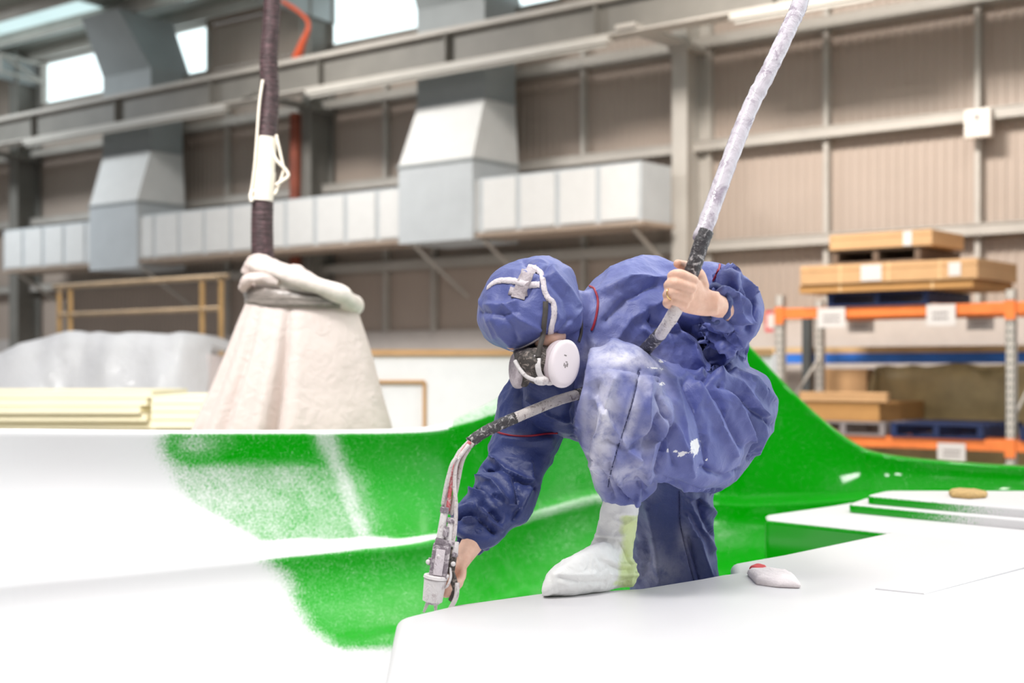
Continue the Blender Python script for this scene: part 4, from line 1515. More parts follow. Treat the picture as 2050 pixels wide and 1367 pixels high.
# right hand: behind the gun grip, index finger on the trigger
loft_hand([(910, 1112, 940, 1124, 3.52, .020), (901, 1130, 933, 1142, 3.51, .020), (894, 1146, 926, 1156, 3.505, .018), (896, 1160, 918, 1168, 3.505, .014)])
for f_, r_ in [([(926, 1138, 3.50), (924, 1156, 3.485), (912, 1166, 3.47), (901, 1160, 3.47)], .0105),
               ([(920, 1150, 3.50), (919, 1168, 3.485), (906, 1176, 3.47), (896, 1169, 3.47)], .0108),
               ([(912, 1158, 3.50), (912, 1178, 3.485), (900, 1185, 3.475), (890, 1178, 3.475)], .0102),
               ([(904, 1162, 3.505), (903, 1184, 3.49), (892, 1190, 3.48), (884, 1184, 3.48)], .0092),
               ([(912, 1118, 3.50), (905, 1130, 3.475), (901, 1146, 3.462), (898, 1154, 3.458)], .0115)]:
    bone_tube(hd, [C(*q) for q in f_], [r_ * 1.05, r_, r_ * .95, r_ * .85], 12)
bm_ = remeshed(hd, .0036, 2, .4)
set_coords(bm_, coords(bm_) - PO)
body = link_mesh('body', bm_, MAT['skin'], person, True)

# ---- coveralls
cv = MB()
# trunk
loft(cv, [(1168, 592, 1040, 770, 3.80, .10), (1196, 562, 1058, 845, 3.80, .14), (1246, 527, 1120, 868, 3.82, .165), (1296, 518, 1220, 885, 3.86, .17), (1350, 527, 1330, 880, 3.90, .17),
          (1410, 529, 1400, 850, 3.92, .165), (1448, 548, 1450, 840, 3.95, .16), (1474, 640, 1480, 850, 3.97, .14)], sub=5)
loft(cv, [(1380, 640, 1492, 660, 3.92, .12), (1370, 700, 1493, 700, 3.93, .15), (1380, 745, 1492, 735, 3.95, .16), (1400, 800, 1520, 790, 3.95, .15)], sub=4)
# collar
loft(cv, [(1132, 560, 1118, 690, 3.66, .075), (1152, 572, 1140, 712, 3.69, .085), (1176, 574, 1160, 745, 3.74, .10), (1198, 566, 1176, 770, 3.80, .12)], sub=4)
# right arm
loft(cv, [(1030, 752, 1172, 792, 3.86, .10), (1002, 796, 1168, 850, 3.86, .11), (988, 858, 1126, 868, 3.84, .10), (982, 897, 1108, 905, 3.81, .092), (986, 915, 1098, 932, 3.78, .088),
          (964, 938, 1084, 962, 3.75, .088), (949, 974, 1068, 1008, 3.70, .084), (918, 1007, 1052, 1036, 3.66, .078), (903, 1028, 1022, 1054, 3.625, .068), (908, 1056, 994, 1086, 3.60, .055), (920, 1072, 968, 1096, 3.585, .040)], sub=5, tip=.02)
# left sleeve: bag round the elbow then the cuff
loft(cv, [(1395, 528, 1400, 650, 3.88, .10), (1440, 530, 1420, 690, 3.80, .12), (1482, 553, 1462, 700, 3.70, .13), (1512, 586, 1488, 688, 3.62, .11), (1524, 615, 1510, 664, 3.60, .06)], sub=5)
loft(cv, [(1512, 592, 1508, 668, 3.62, .08), (1488, 562, 1482, 684, 3.56, .085), (1462, 562, 1456, 672, 3.51, .075), (1440, 568, 1438, 650, 3.475, .055), (1428, 574, 1428, 642, 3.455, .042)], sub=5, tip=.02)
# left thigh with the seat
loft(cv, [(1166, 775, 1180, 850, 3.52, .05), (1186, 718, 1225, 960, 3.54, .105), (1216, 696, 1262, 962, 3.56, .115), (1262, 693, 1300, 960, 3.59, .12), (1322, 718, 1345, 962, 3.65, .14), (1388, 752, 1396, 985, 3.73, .155), (1446, 748, 1440, 978, 3.82, .17),
          (1510, 748, 1492, 930, 3.90, .16), (1548, 800, 1544, 868, 3.94, .09)], sub=6, ex=2.25)
loft(cv, [(1415, 742, 1440, 800, 3.88, .10), (1470, 735, 1480, 830, 3.90, .13), (1530, 755, 1525, 880, 3.92, .12), (1551, 800, 1545, 860, 3.94, .07)], sub=4)
# left shin
loft(cv, [(1172, 742, 1325, 760, 3.55, .10), (1159, 790, 1342, 815, 3.54, .115), (1160, 830, 1345, 850, 3.56, .12), (1166, 885, 1320, 905, 3.60, .115), (1172, 930, 1313, 945, 3.64, .10),
          (1186, 968, 1304, 975, 3.68, .082), (1204, 992, 1294, 996, 3.71, .062), (1210, 1003, 1284, 1004, 3.72, .052)], sub=5, tip=.02)
# right leg
loft(cv, [(1285, 900, 1480, 890, 4.02, .13), (1278, 960, 1440, 975, 4.10, .125), (1272, 1020, 1429, 1020, 4.16, .115), (1268, 1075, 1424, 1070, 4.2, .11), (1266, 1110, 1426, 1110, 4.2, .105), (1265, 1180, 1440, 1180, 4.22, .11), (1268, 1260, 1432, 1260, 4.23, .10), (1285, 1350, 1412, 1350, 4.23, .085), (1300, 1415, 1395, 1415, 4.23, .065)], sub=5)
cm = remeshed(cv, .0042, 2, .5)

# large soft crumple, then drawn folds
crumple(cm, .015, 4.5, seed=1)
crumple(cm, .0045, 10.0, seed=5)
crumple(cm, .0015, 25.0, seed=9)
N_ = None
folds = [
    # thigh: folds fanning out from the hip crease
    (11, 9, [(1150 + 280, 748), (1470, 800), (1510, 880)]), (-12, 8, [(1400, 755), (1440, 800), (1485, 890)]), (11, 9, [(1395, 770), (1440, 850), (1470, 910)]),
    (-10, 9, [(1370, 765), (1405, 850), (1420, 940)]), (9, 10, [(1345, 760), (1370, 850), (1385, 950)]), (-10, 9, [(1320, 750), (1338, 830), (1352, 930)]),
    (10, 8, [(1322, 770), (1345, 840), (1370, 900)]), (-13, 8, [(1318, 790), (1345, 845), (1328, 900), (1316, 950)]),
    (12, 9, [(1425, 752), (1480, 770), (1530, 830)]), (-13, 7, [(1440, 770), (1490, 800), (1540, 850)]), (10, 8, [(1470, 745), (1510, 760), (1545, 800)]),
    (-9, 6, [(1505, 830), (1515, 880), (1500, 920)]), (8, 8, [(1525, 830), (1530, 870), (1515, 905)]),
    (-8, 8, [(1330, 960), (1400, 985), (1440, 985)]), (-7, 6, [(1405, 935), (1450, 955), (1480, 940)]),
    # shin
    (-5, 3, [(1281, 740), (1268, 800), (1250, 860), (1238, 900), (1222, 950), (1216, 985)], (3.3, 3.66)), (12, 10, [(1230, 760), (1205, 850), (1190, 930)]), (-9, 10, [(1195, 770), (1185, 850), (1178, 910)]),
    (9, 9, [(1300, 770), (1300, 850), (1270, 930)]), (12, 9, [(1340, 845), (1305, 890), (1290, 950)]), (-10, 8, [(1320, 830), (1300, 870), (1280, 900)]),
    (-10, 7, [(1215, 930), (1212, 965), (1225, 995)]), (11, 7, [(1230, 950), (1250, 975), (1275, 995)]), (-12, 6, [(1225, 955), (1240, 982), (1262, 1000)]), (10, 7, [(1300, 940), (1290, 970), (1270, 998)]),
    (-9, 6, [(1275, 960), (1290, 990)]), (8, 8, [(1190, 800), (1240, 880), (1290, 940)]), (-7, 7, [(1210, 880), (1260, 900), (1310, 860)]),
    # trunk
    (10, 12, [(1200, 590), (1260, 555), (1340, 560)]), (-9, 12, [(1215, 640), (1255, 600), (1310, 570)]), (8, 14, [(1225, 690), (1260, 640), (1330, 600)]),
    (-13, 9, [(1360, 640), (1410, 680), (1430, 740)]), (13, 9, [(1350, 650), (1390, 690), (1405, 740)]), (12, 9, [(1430, 660), (1460, 700), (1440, 745)]), (-14, 8, [(1445, 660), (1480, 690), (1490, 700)]),
    (12, 7, [(1405, 740), (1450, 715), (1488, 690)]), (-12, 7, [(1410, 755), (1455, 735), (1492, 715)]), (-8, 10, [(1300, 620), (1320, 690), (1370, 740)]), (9, 9, [(1290, 660), (1330, 700), (1370, 745)]),
    (8, 9, [(1190, 690), (1180, 760), (1160, 840)]), (-8, 9, [(1160, 780), (1140, 830), (1150, 870)]), (9, 8, [(1060, 800), (1100, 830), (1160, 850)]),
    (-13, 14, [(1380, 655), (1425, 690), (1440, 735)]), (-11, 11, [(1445, 678), (1478, 700), (1495, 712)]), (-10, 10, [(1300, 640), (1340, 665), (1400, 650)]),
    # left sleeve
    (13, 7, [(1432, 560), (1470, 552), (1508, 590)]), (-14, 6, [(1430, 575), (1462, 570), (1490, 590)]), (12, 7, [(1440, 580), (1472, 590), (1480, 640)]), (-14, 6, [(1450, 600), (1460, 640), (1475, 660)]),
    (12, 7, [(1468, 560), (1492, 610), (1490, 640)]), (-12, 7, [(1480, 560), (1508, 610), (1500, 660)]), (12, 7, [(1420, 650), (1455, 655), (1490, 640)]), (-13, 7, [(1410, 660), (1445, 675), (1480, 670)]),
    (11, 7, [(1410, 672), (1450, 690), (1480, 690)]), (-10, 6, [(1445, 530), (1430, 555), (1425, 580)]), (9, 6, [(1456, 535), (1480, 560), (1500, 580)]),
    # right sleeve
    (12, 6, [(985, 918), (1010, 940), (1060, 965)]), (-13, 6, [(968, 938), (1000, 935), (1040, 960), (1072, 975)]), (11, 7, [(960, 955), (985, 965), (1010, 1000)]), (-12, 6, [(950, 978), (985, 990), (1020, 1010)]),
    (13, 6, [(945, 985), (990, 990), (1035, 1020)]), (-12, 6, [(925, 1010), (965, 1005), (1000, 1040)]), (13, 6, [(910, 1030), (950, 1012), (975, 1050)]), (-12, 5, [(905, 1040), (945, 1028), (990, 1065)]),
    (12, 6, [(930, 1040), (965, 1038), (1000, 1060)]), (-9, 6, [(1030, 960), (1040, 1000), (1030, 1040)]), (10, 7, [(1060, 930), (1060, 980), (1040, 1030)]), (7, 9, [(1010, 880), (1060, 885), (1100, 880)]),
    # right leg
    (-5, 3, [(1360, 985), (1362, 1050), (1375, 1100), (1390, 1165)]), (11, 8, [(1380, 1000), (1400, 1050), (1425, 1100)]), (-12, 8, [(1400, 1000), (1410, 1040), (1430, 1070)]), (12, 8, [(1372, 1030), (1400, 1090), (1420, 1160)]),
    (-11, 8, [(1380, 1080), (1395, 1130), (1405, 1170)]), (9, 14, [(1300, 1020), (1310, 1080), (1320, 1160)]), (-8, 12, [(1290, 1080), (1300, 1120), (1280, 1160)]), (9, 7, [(1370, 985), (1410, 1000), (1430, 1030)]),
]
sculpt(cm, [(f[0] * 1.75,) + tuple(f[1:]) for f in folds])
# dust, splashes, and the painted lit and shaded tone of the cloth
co = coords(cm)
px, py, dd = project(co)
front = normals(cm)
def GG(cx_, cy_, sx, sy, a=0.0, s=1.0):
    ca, sa = math.cos(a), math.sin(a)
    X, Y = px - cx_, py - cy_
    return s * np.exp(-((X * ca + Y * sa) / sx) ** 2 - ((-X * sa + Y * ca) / sy) ** 2)
legm = (dd < 3.80)
dust = np.maximum.reduce([GG(1205, 850, 32, 120, .1, .95), GG(1185, 930, 24, 50, 0, .9), GG(1240, 715, 70, 26, .1, .85), GG(1215, 770, 20, 40, .6, .6), GG(1262, 840, 14, 60, .25, .7), GG(1280, 760, 40, 22, .9, .45),
                          GG(1250, 950, 60, 25, -.3, .55), GG(1295, 880, 20, 40, 0, .4), GG(1325, 800, 22, 60, -.2, .35), GG(1172, 830, 12, 90, 0, .45), GG(1300, 728, 36, 12, .4, .65)]) * legm
dust = np.maximum(dust, (py > 985) * (dd > 3.9) * (GG(1300, 1130, 36, 60, 0, .22) + GG(1370, 1080, 14, 30, 0, .3) + GG(1340, 1140, 40, 30, 0, .2)))
dust = np.maximum(dust, GG(1210, 600, 40, 60, 0, .12))
add_attr(cm, 'dust', np.clip(dust, 0, 1))
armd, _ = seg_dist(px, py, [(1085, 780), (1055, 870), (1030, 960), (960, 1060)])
lit_film = 1 - (1 - sstep(70, 130, armd)) * (dd > 3.5)  # shade in the colour: right arm and far leg stay navy, lit parts paler
lit_film = lit_film * (1 - .8 * ((dd > 3.98) & (py > 900)))
lit_film = lit_film * np.interp(py, [560, 640, 700, 760], [1.15, .9, .75, .6]) ** (dd > 3.72)
lit_film = np.maximum(lit_film, (dd < 3.76) * (py > 690) * (px > 1150) * 1.15)
add_attr(cm, 'lit_film', lit_film)
splat = np.maximum.reduce([GG(1391, 895, 12, 20, .1, 1), GG(1366, 908, 12, 7, -.4, 1), GG(1352, 903, 7, 5, -.3, .9), GG(1325, 768, 9, 6, .4, .8), GG(1340, 900, 10, 9, 0, .6), GG(1414, 921, 6, 3, -.4, .9), GG(1396, 940, 3, 12, .1, .6), GG(1312, 737, 22, 3, .1, .9), GG(1320, 722, 20, 5, .2, .7)]) * legm * (px > 1290)
add_attr(cm, 'splat', splat)
bvh = BVHTree.FromPolygons([tuple(v) for v in co], [tuple(p.vertices) for p in cm.polygons])
me2 = cm
set_coords(me2, co - PO)
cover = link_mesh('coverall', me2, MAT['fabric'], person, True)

def snap(pxy, tree, lift=.002, dmax=None):
    o = Vector((0, 0, CZ))
    t = C(pxy[0], pxy[1], 1.0) - o
    h = tree.ray_cast(o, t.normalized())
    if h[0] is None: return None, None
    return h[0] + h[1] * lift, h[1]

def ribbon(name, line, width, mat, tree, parent, thick=.0009, sub=8, lift=.002, rag=0.0):
    """flat strip lying on a surface; width in metres"""
    P = [p for p in spline(line, sub)]
    pts = []
    for p in P:
        h, n = snap(p, tree, lift)
        if h is not None: pts.append((h, n))
    # smooth
    for _ in range(2):
        pts = [pts[0]] + [((pts[i - 1][0] + pts[i][0] * 2 + pts[i + 1][0]) / 4, (pts[i - 1][1] + pts[i][1] * 2 + pts[i + 1][1]).normalized()) for i in range(1, len(pts) - 1)] + [pts[-1]]
    rows = []
    rnd = random.Random(len(line) * 7 + int(line[0][0]))
    for i, (h, n) in enumerate(pts):
        t = (pts[min(i + 1, len(pts) - 1)][0] - pts[max(i - 1, 0)][0]).normalized()
        b = t.cross(n).normalized()
        w = width * (1 + rag * rnd.uniform(-1, 1)) / 2
        rows.append([h - b * w - n * .002, h - b * w + n * thick, h + n * (thick * 1.3), h + b * w + n * thick, h + b * w - n * .002, h - b * w - n * .002])
    return MB().grid(rows).build(name, mat, parent, True)

def cord_on(name, line, r, mat, tree, parent, sub=8, lift=.001):
    pts = []
    for p in spline(line, sub):
        h, n = snap(p, tree, lift)
        if h is not None: pts.append(h)
    return MB().tube(pts, r, 8).build(name, mat, parent, True)

cord_on('collar_piping', [(1181, 573), (1191, 580), (1197, 600), (1195, 625), (1189, 650), (1184, 662)], .0032, MAT['piping'], bvh, cover)
cord_on('sleeve_piping', [(1441, 530), (1437, 545), (1428, 562)], .0030, MAT['piping'], bvh, cover)
cord_on('sleeve_piping', [(990, 861), (1005, 868), (1030, 873), (1060, 873), (1090, 869), (1116, 866)], .0028, MAT['piping'], bvh, cover)
cord_on('leg_seam', [(1280, 745), (1268, 800), (1252, 850), (1238, 893), (1224, 940), (1217, 975)], .0012, MAT['seam'], bvh, cover, lift=-.0002)
cord_on('leg_seam', [(1360, 990), (1361, 1040), (1370, 1090), (1385, 1150), (1393, 1168)], .0012, MAT['seam'], bvh, cover, lift=-.0002)
# dark cuff openings round both wrists
def cuff(name, c, ax, r1, r2, tube_r):
    ax = ax.normalized()
    a = ax.cross(UP).normalized(); b_ = ax.cross(a)
    pts = [c + a * math.cos(t) * r1 * (1 + .06 * math.sin(3 * t)) + b_ * math.sin(t) * r2 + ax * .004 * math.sin(5 * t) for t in [2 * math.pi * k / 40 for k in range(41)]]
    o = MB().tube(pts, [tube_r * (1 + .25 * math.sin(k * 1.3)) for k in range(41)], 10, cap=False)
    m_ = o.build(name, MAT['fabric'], cover, True)
    add_attr(m_.data, 'dust', np.zeros(len(m_.data.vertices))); add_attr(m_.data, 'splat', np.zeros(len(m_.data.vertices)))
    return m_
cuff('cuff', C(1431, 608, 3.447), C(1424, 606, 3.42) - C(1445, 610, 3.47), .037, .042, .009)
cuff('cuff', C(948, 1080, 3.578), WR - C(965, 1060, 3.62), .036, .034, .009)
cuff('ankle_cuff', C(1247, 1000, 3.72), Vector((0, 0, 1)), .045, .05, .008)

# ---- hood
hv = MB()
loft(hv, [(1058, 517, 1106, 517, 3.67, .03), (1012, 532, 1130, 528, 3.65, .085), (984, 558, 1147, 556, 3.63, .118), (965, 600, 1160, 600, 3.62, .130), (959, 630, 1166, 632, 3.61, .132),
          (966, 658, 1162, 655, 3.61, .125), (980, 680, 1145, 668, 3.615, .105), (1003, 697, 1108, 676, 3.62, .080), (1022, 704, 1086, 686, 3.63, .045)], seg=40, sub=6, ex=2.1, tip=.1)
hm = remeshed(hv, .0036, 2, .5)
crumple(hm, .010, 6.0, seed=11)
crumple(hm, .003, 14.0, seed=14)
hf = [(9, 7, [(1045, 530), (1080, 524), (1110, 535)]), (-13, 7, [(1050, 528), (1085, 545), (1100, 530)]), (9, 8, [(1105, 540), (1140, 580), (1158, 610)]), (-7, 8, [(1095, 560), (1130, 600), (1140, 640)]),
      (8, 8, [(975, 610), (1010, 612), (1040, 600)]), (-8, 8, [(965, 625), (1000, 630), (1030, 625)]), (8, 7, [(1010, 612), (1040, 640), (1080, 660)]), (-7, 7, [(1000, 625), (1025, 655), (1035, 680)]),
      (7, 7, [(985, 640), (1000, 670), (1020, 690)]), (6, 10, [(1100, 600), (1120, 640), (1110, 665)]), (-7, 8, [(1070, 560), (1060, 590), (1040, 600)]), (7, 7, [(960, 600), (975, 640), (990, 675)]),
      (-8, 7, [(1145, 640), (1125, 655), (1110, 668)]), (8, 6, [(1163, 620), (1140, 650), (1120, 662)])]
sculpt(hm, hf)
# face opening: push the cloth back where the cheek shows
co = coords(hm); nm = normals(hm)
add_attr(hm, 'lit_film', np.ones(len(co)) * .9); add_attr(hm, 'dust', np.zeros(len(co))); add_attr(hm, 'splat', np.zeros(len(co)))
hb = BVHTree.FromPolygons([tuple(v) for v in co], [tuple(p.vertices) for p in hm.polygons])
set_coords(hm, co - PO)
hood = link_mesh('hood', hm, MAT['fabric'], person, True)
ribbon('hood_edge', [(1021, 701), (1040, 697), (1060, 688), (1078, 677), (1084, 672)], .006, MAT['tape'], hb, hood)
ribbon('forehead_tape', [(976, 577), (990, 566), (1005, 562), (1030, 563), (1055, 570), (1080, 570)], .016, MAT['tape'], hb, hood, rag=.12)
ribbon('tape_band', [(1056, 534), (1070, 537), (1083, 548), (1087, 566), (1090, 583), (1098, 598), (1107, 606), (1109, 630), (1104, 652), (1102, 668)], .014, MAT['tape'], hb, hood, rag=.10)
ribbon('tape_patch', [(1062, 534), (1052, 556), (1042, 580), (1036, 598)], .034, MAT['tapegrey'], hb, hood, thick=.0012, lift=.0006, rag=.05)
ribbon('tape_patch', [(1020, 582), (1035, 585), (1055, 584)], .022, MAT['tapegrey'], hb, hood, thick=.0012, lift=.0005, rag=.06)

# cheek: skin seen between hood and respirator
ch = MB()
loft(ch, [(1066, 672, 1078, 700, 3.545, .02), (1088, 664, 1095, 702, 3.54, .035), (1112, 662, 1114, 692, 3.545, .035), (1132, 664, 1132, 680, 3.56, .02)], seg=20, sub=4)
chm = remeshed(ch, .003, 2)
set_coords(chm, coords(chm) - PO)
link_mesh('cheek', chm, MAT['skin'], person, True)

# ---- respirator
rs = empty('respirator', (0, 0, 0))
rs.parent = person
rs.location = C(1075, 735, 3.55) - Vector(FOOT)
mk = MB()
loft(mk, [(1028, 702, 1050, 700, 3.57, .03), (1030, 712, 1095, 690, 3.55, .06), (1034, 728, 1118, 716, 3.54, .07), (1042, 748, 1112, 745, 3.545, .06), (1055, 762, 1098, 764, 3.55, .04)], seg=28, sub=4)
mkm = remeshed(mk, .003, 2)
crumple(mkm, .004, 30, seed=3)
set_coords(mkm, coords(mkm) - np.array(world_loc(rs)))
link_mesh('facepiece', mkm, MAT['rubber_dark'], rs, True)

def disc(c, nrm, upv, rx_, ry_, th, mat, name, rim=.012):
    nrm = nrm.normalized()
    a = (upv - nrm * upv.dot(nrm)).normalized()
    b_ = a.cross(nrm)
    prof = [(1.0 - .12, -th), (1.0 - .02, -th * .8), (1, -th * .3), (1, th * .3), (.985, th * .62), (.93, th * .9), (.80, th * 1.0), (.4, th * 1.06), (0.02, th * 1.08)]
    rows = []
    for r, h in prof:
        rows.append([c + a * math.cos(t) * ry_ * r + b_ * math.sin(t) * rx_ * r + nrm * h for t in [2 * math.pi * k / 48 for k in range(49)]])
    m_ = MB().grid(rows)
    m_.f.append(tuple(range(48)))
    return m_.build(name, mat, rs, True)
n1 = (-FW * .86 + RT * .50 + UP * .08)
upv = (UP * .96 + RT * .28)
disc(C(1129, 728, 3.475), n1, upv, .041, .060, .012, MAT['filter'], 'filter_cover')
disc(C(1119, 726, 3.495), n1, upv, .041, .057, .012, MAT['filter_side'], 'filter_holder')
n2_ = (-RT * .80 - FW * .52 + UP * .1)
disc(C(1036, 741, 3.55), n2_, UP * .9 - RT * .42, .030, .047, .009, MAT['tapegrey'], 'filter_cover')
disc(C(1046, 741, 3.545), n2_, UP * .9 - RT * .42, .028, .043, .010, MAT['rubber_dark'], 'filter_holder')
# print on the near filter
fn = n1.normalized(); fa = (upv - fn * upv.dot(fn)).normalized(); fb = fa.cross(fn)
pr = MB()
for (s, t, w, h) in ((.006, .018, .005, .003), (-.003, -.004, .003, .009), (.002, -.008, .0022, .009), (.006, -.005, .002, .008), (.0, .003, .004, .0025)):
    c0 = C(1129, 728, 3.475) + fn * .0131 + fa * t - fb * s
    pr.quad(c0 - fb * w - fa * h * .5, c0 + fb * w * .4 - fa * h * .5, c0 + fb * w * .4 + fa * h * .5, c0 - fb * w + fa * h * .5)
pr.build('filter_print', MAT['ink'], rs)
# yoke and straps
yk = MB()
yk.tube(vspline([C(1077, 718, 3.475), C(1077, 735, 3.47), C(1082, 752, 3.475), C(1095, 762, 3.48)], 6), [.0085] * 19, 10, flat=.5)
yk.tube(vspline([C(1031, 722, 3.50), C(1040, 738, 3.49), C(1055, 754, 3.48), C(1075, 762, 3.475)], 6), [.005] * 19, 10)
yk.ball(C(1084, 762, 3.478), .022, .014, .012)
yk.ball(C(1100, 766, 3.485), .012, .010, .007)
yk.build('yoke', MAT['gunwhite'], rs, True)
MB().box((-.009, -.004, -.008), (.009, .004, .008), Matrix.Translation(C(1076, 717, 3.478)) @ Matrix.Rotation(math.atan2(RT.y, RT.x), 4, 'Z'), .002).build('buckle', MAT['tape'], rs)
sp0 = [snap(p, hb, .004)[0] for p in [(1092, 604), (1091, 625), (1088, 650), (1086, 665)]]
sp0 = [p for p in sp0 if p is not None] + [C(1082, 690, 3.48), C(1077, 714, 3.472)]
rows = []
sp0 = vspline(sp0, 5)
for i, p in enumerate(sp0):
    rows.append([p - RT * .0065, p - RT * .0065 - FW * .002, p + RT * .0065 - FW * .002, p + RT * .0065, p - RT * .0065])
MB().grid(rows).build('strap', MAT['strapdark'], rs, True)
ribbon('neck_strap', [(1158, 618), (1163, 640), (1163, 665), (1158, 684)], .008, MAT['strapdark'], bvh, rs)

# ---- boot cover on the front foot
bt = MB()
loft(bt, [(1211, 998, 1280, 1000, 3.725, .045), (1205, 1020, 1278, 1022, 3.735, .048), (1199, 1050, 1273, 1052, 3.745, .05), (1190, 1080, 1268, 1085, 3.755, .052), (1172, 1105, 1268, 1115, 3.76, .052), (1160, 1130, 1270, 1140, 3.77, .050), (1165, 1150, 1270, 1158, 3.775, .045)], sub=4, tip=.05)
# foot running heel -> toe; sole rests on the deck plane
def sole(d): return HOR + F * (CZ - top_z) / d
fs = [(1268, 1118, 3.77, .040), (1252, 1100, 3.76, .046), (1215, 1086, 3.70, .052), (1180, 1096, 3.66, .055), (1150, 1110, 3.635, .058), (1122, 1126, 3.62, .058), (1101, 1145, 3.61, .052), (1089, 1165, 3.605, .036)]
loft(bt, [(x, yt, x - 1, sole(d - .0) - .5, d, w) for (x, yt, d, w) in fs], sub=5, ex=2.6, tip=.35)
btm = remeshed(bt, .0035, 2, .5)
crumple(btm, .005, 14, seed=21)
crumple(btm, .002, 34, seed=23)
sculpt(btm, [(7, 6, [(1195, 1072), (1225, 1074), (1250, 1072)]), (-8, 4, [(1198, 1076), (1235, 1082), (1250, 1100), (1262, 1130)]), (6, 6, [(1230, 1040), (1250, 1050), (1270, 1040)]), (8, 6, [(1215, 1120), (1245, 1132), (1272, 1130)]),
             (-8, 5, [(1220, 1130), (1245, 1142), (1272, 1142)]), (7, 6, [(1225, 1150), (1250, 1150), (1275, 1150)]), (-6, 5, [(1120, 1155), (1160, 1165), (1210, 1165)]), (5, 8, [(1110, 1150), (1150, 1150), (1190, 1150)])])
co = coords(btm)
co[:, 2] = np.maximum(co[:, 2], top_z + .0012)
px, py, dd = project(co)
lime = sstep(1225, 1262, px + (py - 1030) * .05) * sstep(1025, 1036, py) * .9
lime = np.maximum(lime, .8 * np.exp(-((px - 1245) / 28) ** 2 - ((py - 1168) / 10) ** 2))
set_coords(btm, co - PO)
add_attr(btm, 'lime', lime)
mm, nt, b = nodes_mat('boot_cover_white_and_lime')
at = nt.nodes.new('ShaderNodeAttribute'); at.attribute_name = 'lime'
f = math_n(nt, 'MULTIPLY', math_n(nt, 'SUBTRACT', math_n(nt, 'ADD', at.outputs['Fac'], math_n(nt, 'MULTIPLY', math_n(nt, 'SUBTRACT', tex_noise(nt, 24, 4, .6), .5), .9)), .35), 2.2, clamp=True)
nt.links.new(mixc(nt, f, (.86, .86, .84), (.70, .80, .40)), b.inputs['Base Color'])
b.inputs['Roughness'].default_value = .5
bump(nt, b, tex_noise(nt, 45, 4, .65, dist=.8), .35, .006)
link_mesh('boot_cover', btm, mm, person, True)
# second boot, down in the trough behind the deck
b2 = MB()
bone_tube(b2, [C(1347, 1425, 4.22), C(1346, 1440, 4.22), C(1300, 1446, 4.19), C(1225, 1453, 4.15)], [.055, .05, .05, .035])
b2m = remeshed(b2, .006, 2)
c2 = coords(b2m); c2[:, 2] = np.maximum(c2[:, 2], FLOORZ + .002)
set_coords(b2m, c2 - PO)
add_attr(b2m, 'lime', np.zeros(len(b2m.vertices)))
link_mesh('boot_cover', b2m, mm, person, True)
# ring
rc = C(1343, 588, 3.309)
axr = (C(1352, 586, 3.305) - C(1336, 589, 3.325)).normalized()
a = axr.cross(UP).normalized(); b_ = axr.cross(a)
MB().tube([rc + (a * math.cos(t) + b_ * math.sin(t)) * .0135 for t in [2 * math.pi * k / 24 for k in range(25)]], .0016, 8, cap=False).build('finger_ring', MAT['gold'], person, True)

#@@HOSE
# ================================================================== the material hose and the spray gun
def seg_tube(name, pts, r, mat, parent, wob=.0, seed=0, n=10, seg=16, up=None):
    P = vspline(pts, n)
    rs_ = [r * (1 + wob * noise.noise(Vector((i * .55, seed, 0)))) for i in range(len(P))] if not isinstance(r, (list, tuple)) else r
    return MB().tube(P, rs_, seg).build(name, mat, parent, True)
hz = empty('spray_hose', C(1300, 690, 3.62), 'long plastic-wrapped spray hose running from overhead through the raised hand to the gun', 'hose')
upper = [C(1403, 480, 3.36), C(1450, 350, 3.42), C(1498, 225, 3.48), C(1545, 130, 3.52), C(1580, 55, 3.56), C(1606, -10, 3.6), C(1640, -180, 3.7), C(1690, -600, 3.9), C(1720, -1000, 4.0)]
seg_tube('film_wrapped_length', upper, .0205, MAT['hosewrap'], hz, .16, 1, 14)
seg_tube('taped_length', [C(1414, 462, 3.355), C(1403, 490, 3.35), C(1392, 525, 3.35), C(1382, 552, 3.352)], .0185, MAT['hosedark'], hz, .08, 2)
seg_tube('gripped_length', [C(1385, 545, 3.352), C(1370, 580, 3.352), C(1357, 612, 3.36), C(1342, 640, 3.40)], .0165, MAT['tubewhite'], hz, .05, 3)
seg_tube('white_length', [C(1352, 622, 3.375), C(1338, 645, 3.42), C(1322, 670, 3.50)], .0150, MAT['tubewhite'], hz, .08, 4)
seg_tube('red_stripe', [C(1345, 612, 3.358), C(1337, 632, 3.39), C(1333, 642, 3.41)], .004, MAT['tubered'], hz)
seg_tube('dark_length', [C(1323, 667, 3.50), C(1308, 683, 3.56), C(1290, 702, 3.66)], .0165, MAT['hosedark'], hz, .1, 5)
seg_tube('hidden_length', [C(1290, 702, 3.66), C(1262, 740, 3.69), C(1225, 765, 3.69), C(1185, 780, 3.66), C(1155, 790, 3.60)], .0150, MAT['hosedark'], hz)
seg_tube('grey_length', [C(1158, 789, 3.61), C(1115, 802, 3.57), C(1070, 820, 3.54), C(1030, 837, 3.52)], .0135, MAT['hosegrey'], hz, .05, 6)
seg_tube('dark_taped_length', [C(1032, 836, 3.522), C(1000, 850, 3.51), C(968, 866, 3.50), C(940, 886, 3.49)], .0145, MAT['hosedark'], hz, .1, 7)
seg_tube('white_tube', [C(944, 882, 3.488), C(918, 912, 3.48), C(902, 955, 3.47), C(893, 1000, 3.46), C(887, 1040, 3.455)], .0085, MAT['tubewhite'], hz, .1, 8)
seg_tube('red_tube', [C(941, 884, 3.475), C(915, 922, 3.465), C(904, 965, 3.455), C(898, 1010, 3.45), C(896, 1022, 3.45)], .0052, MAT['tubered'], hz, .1, 9)
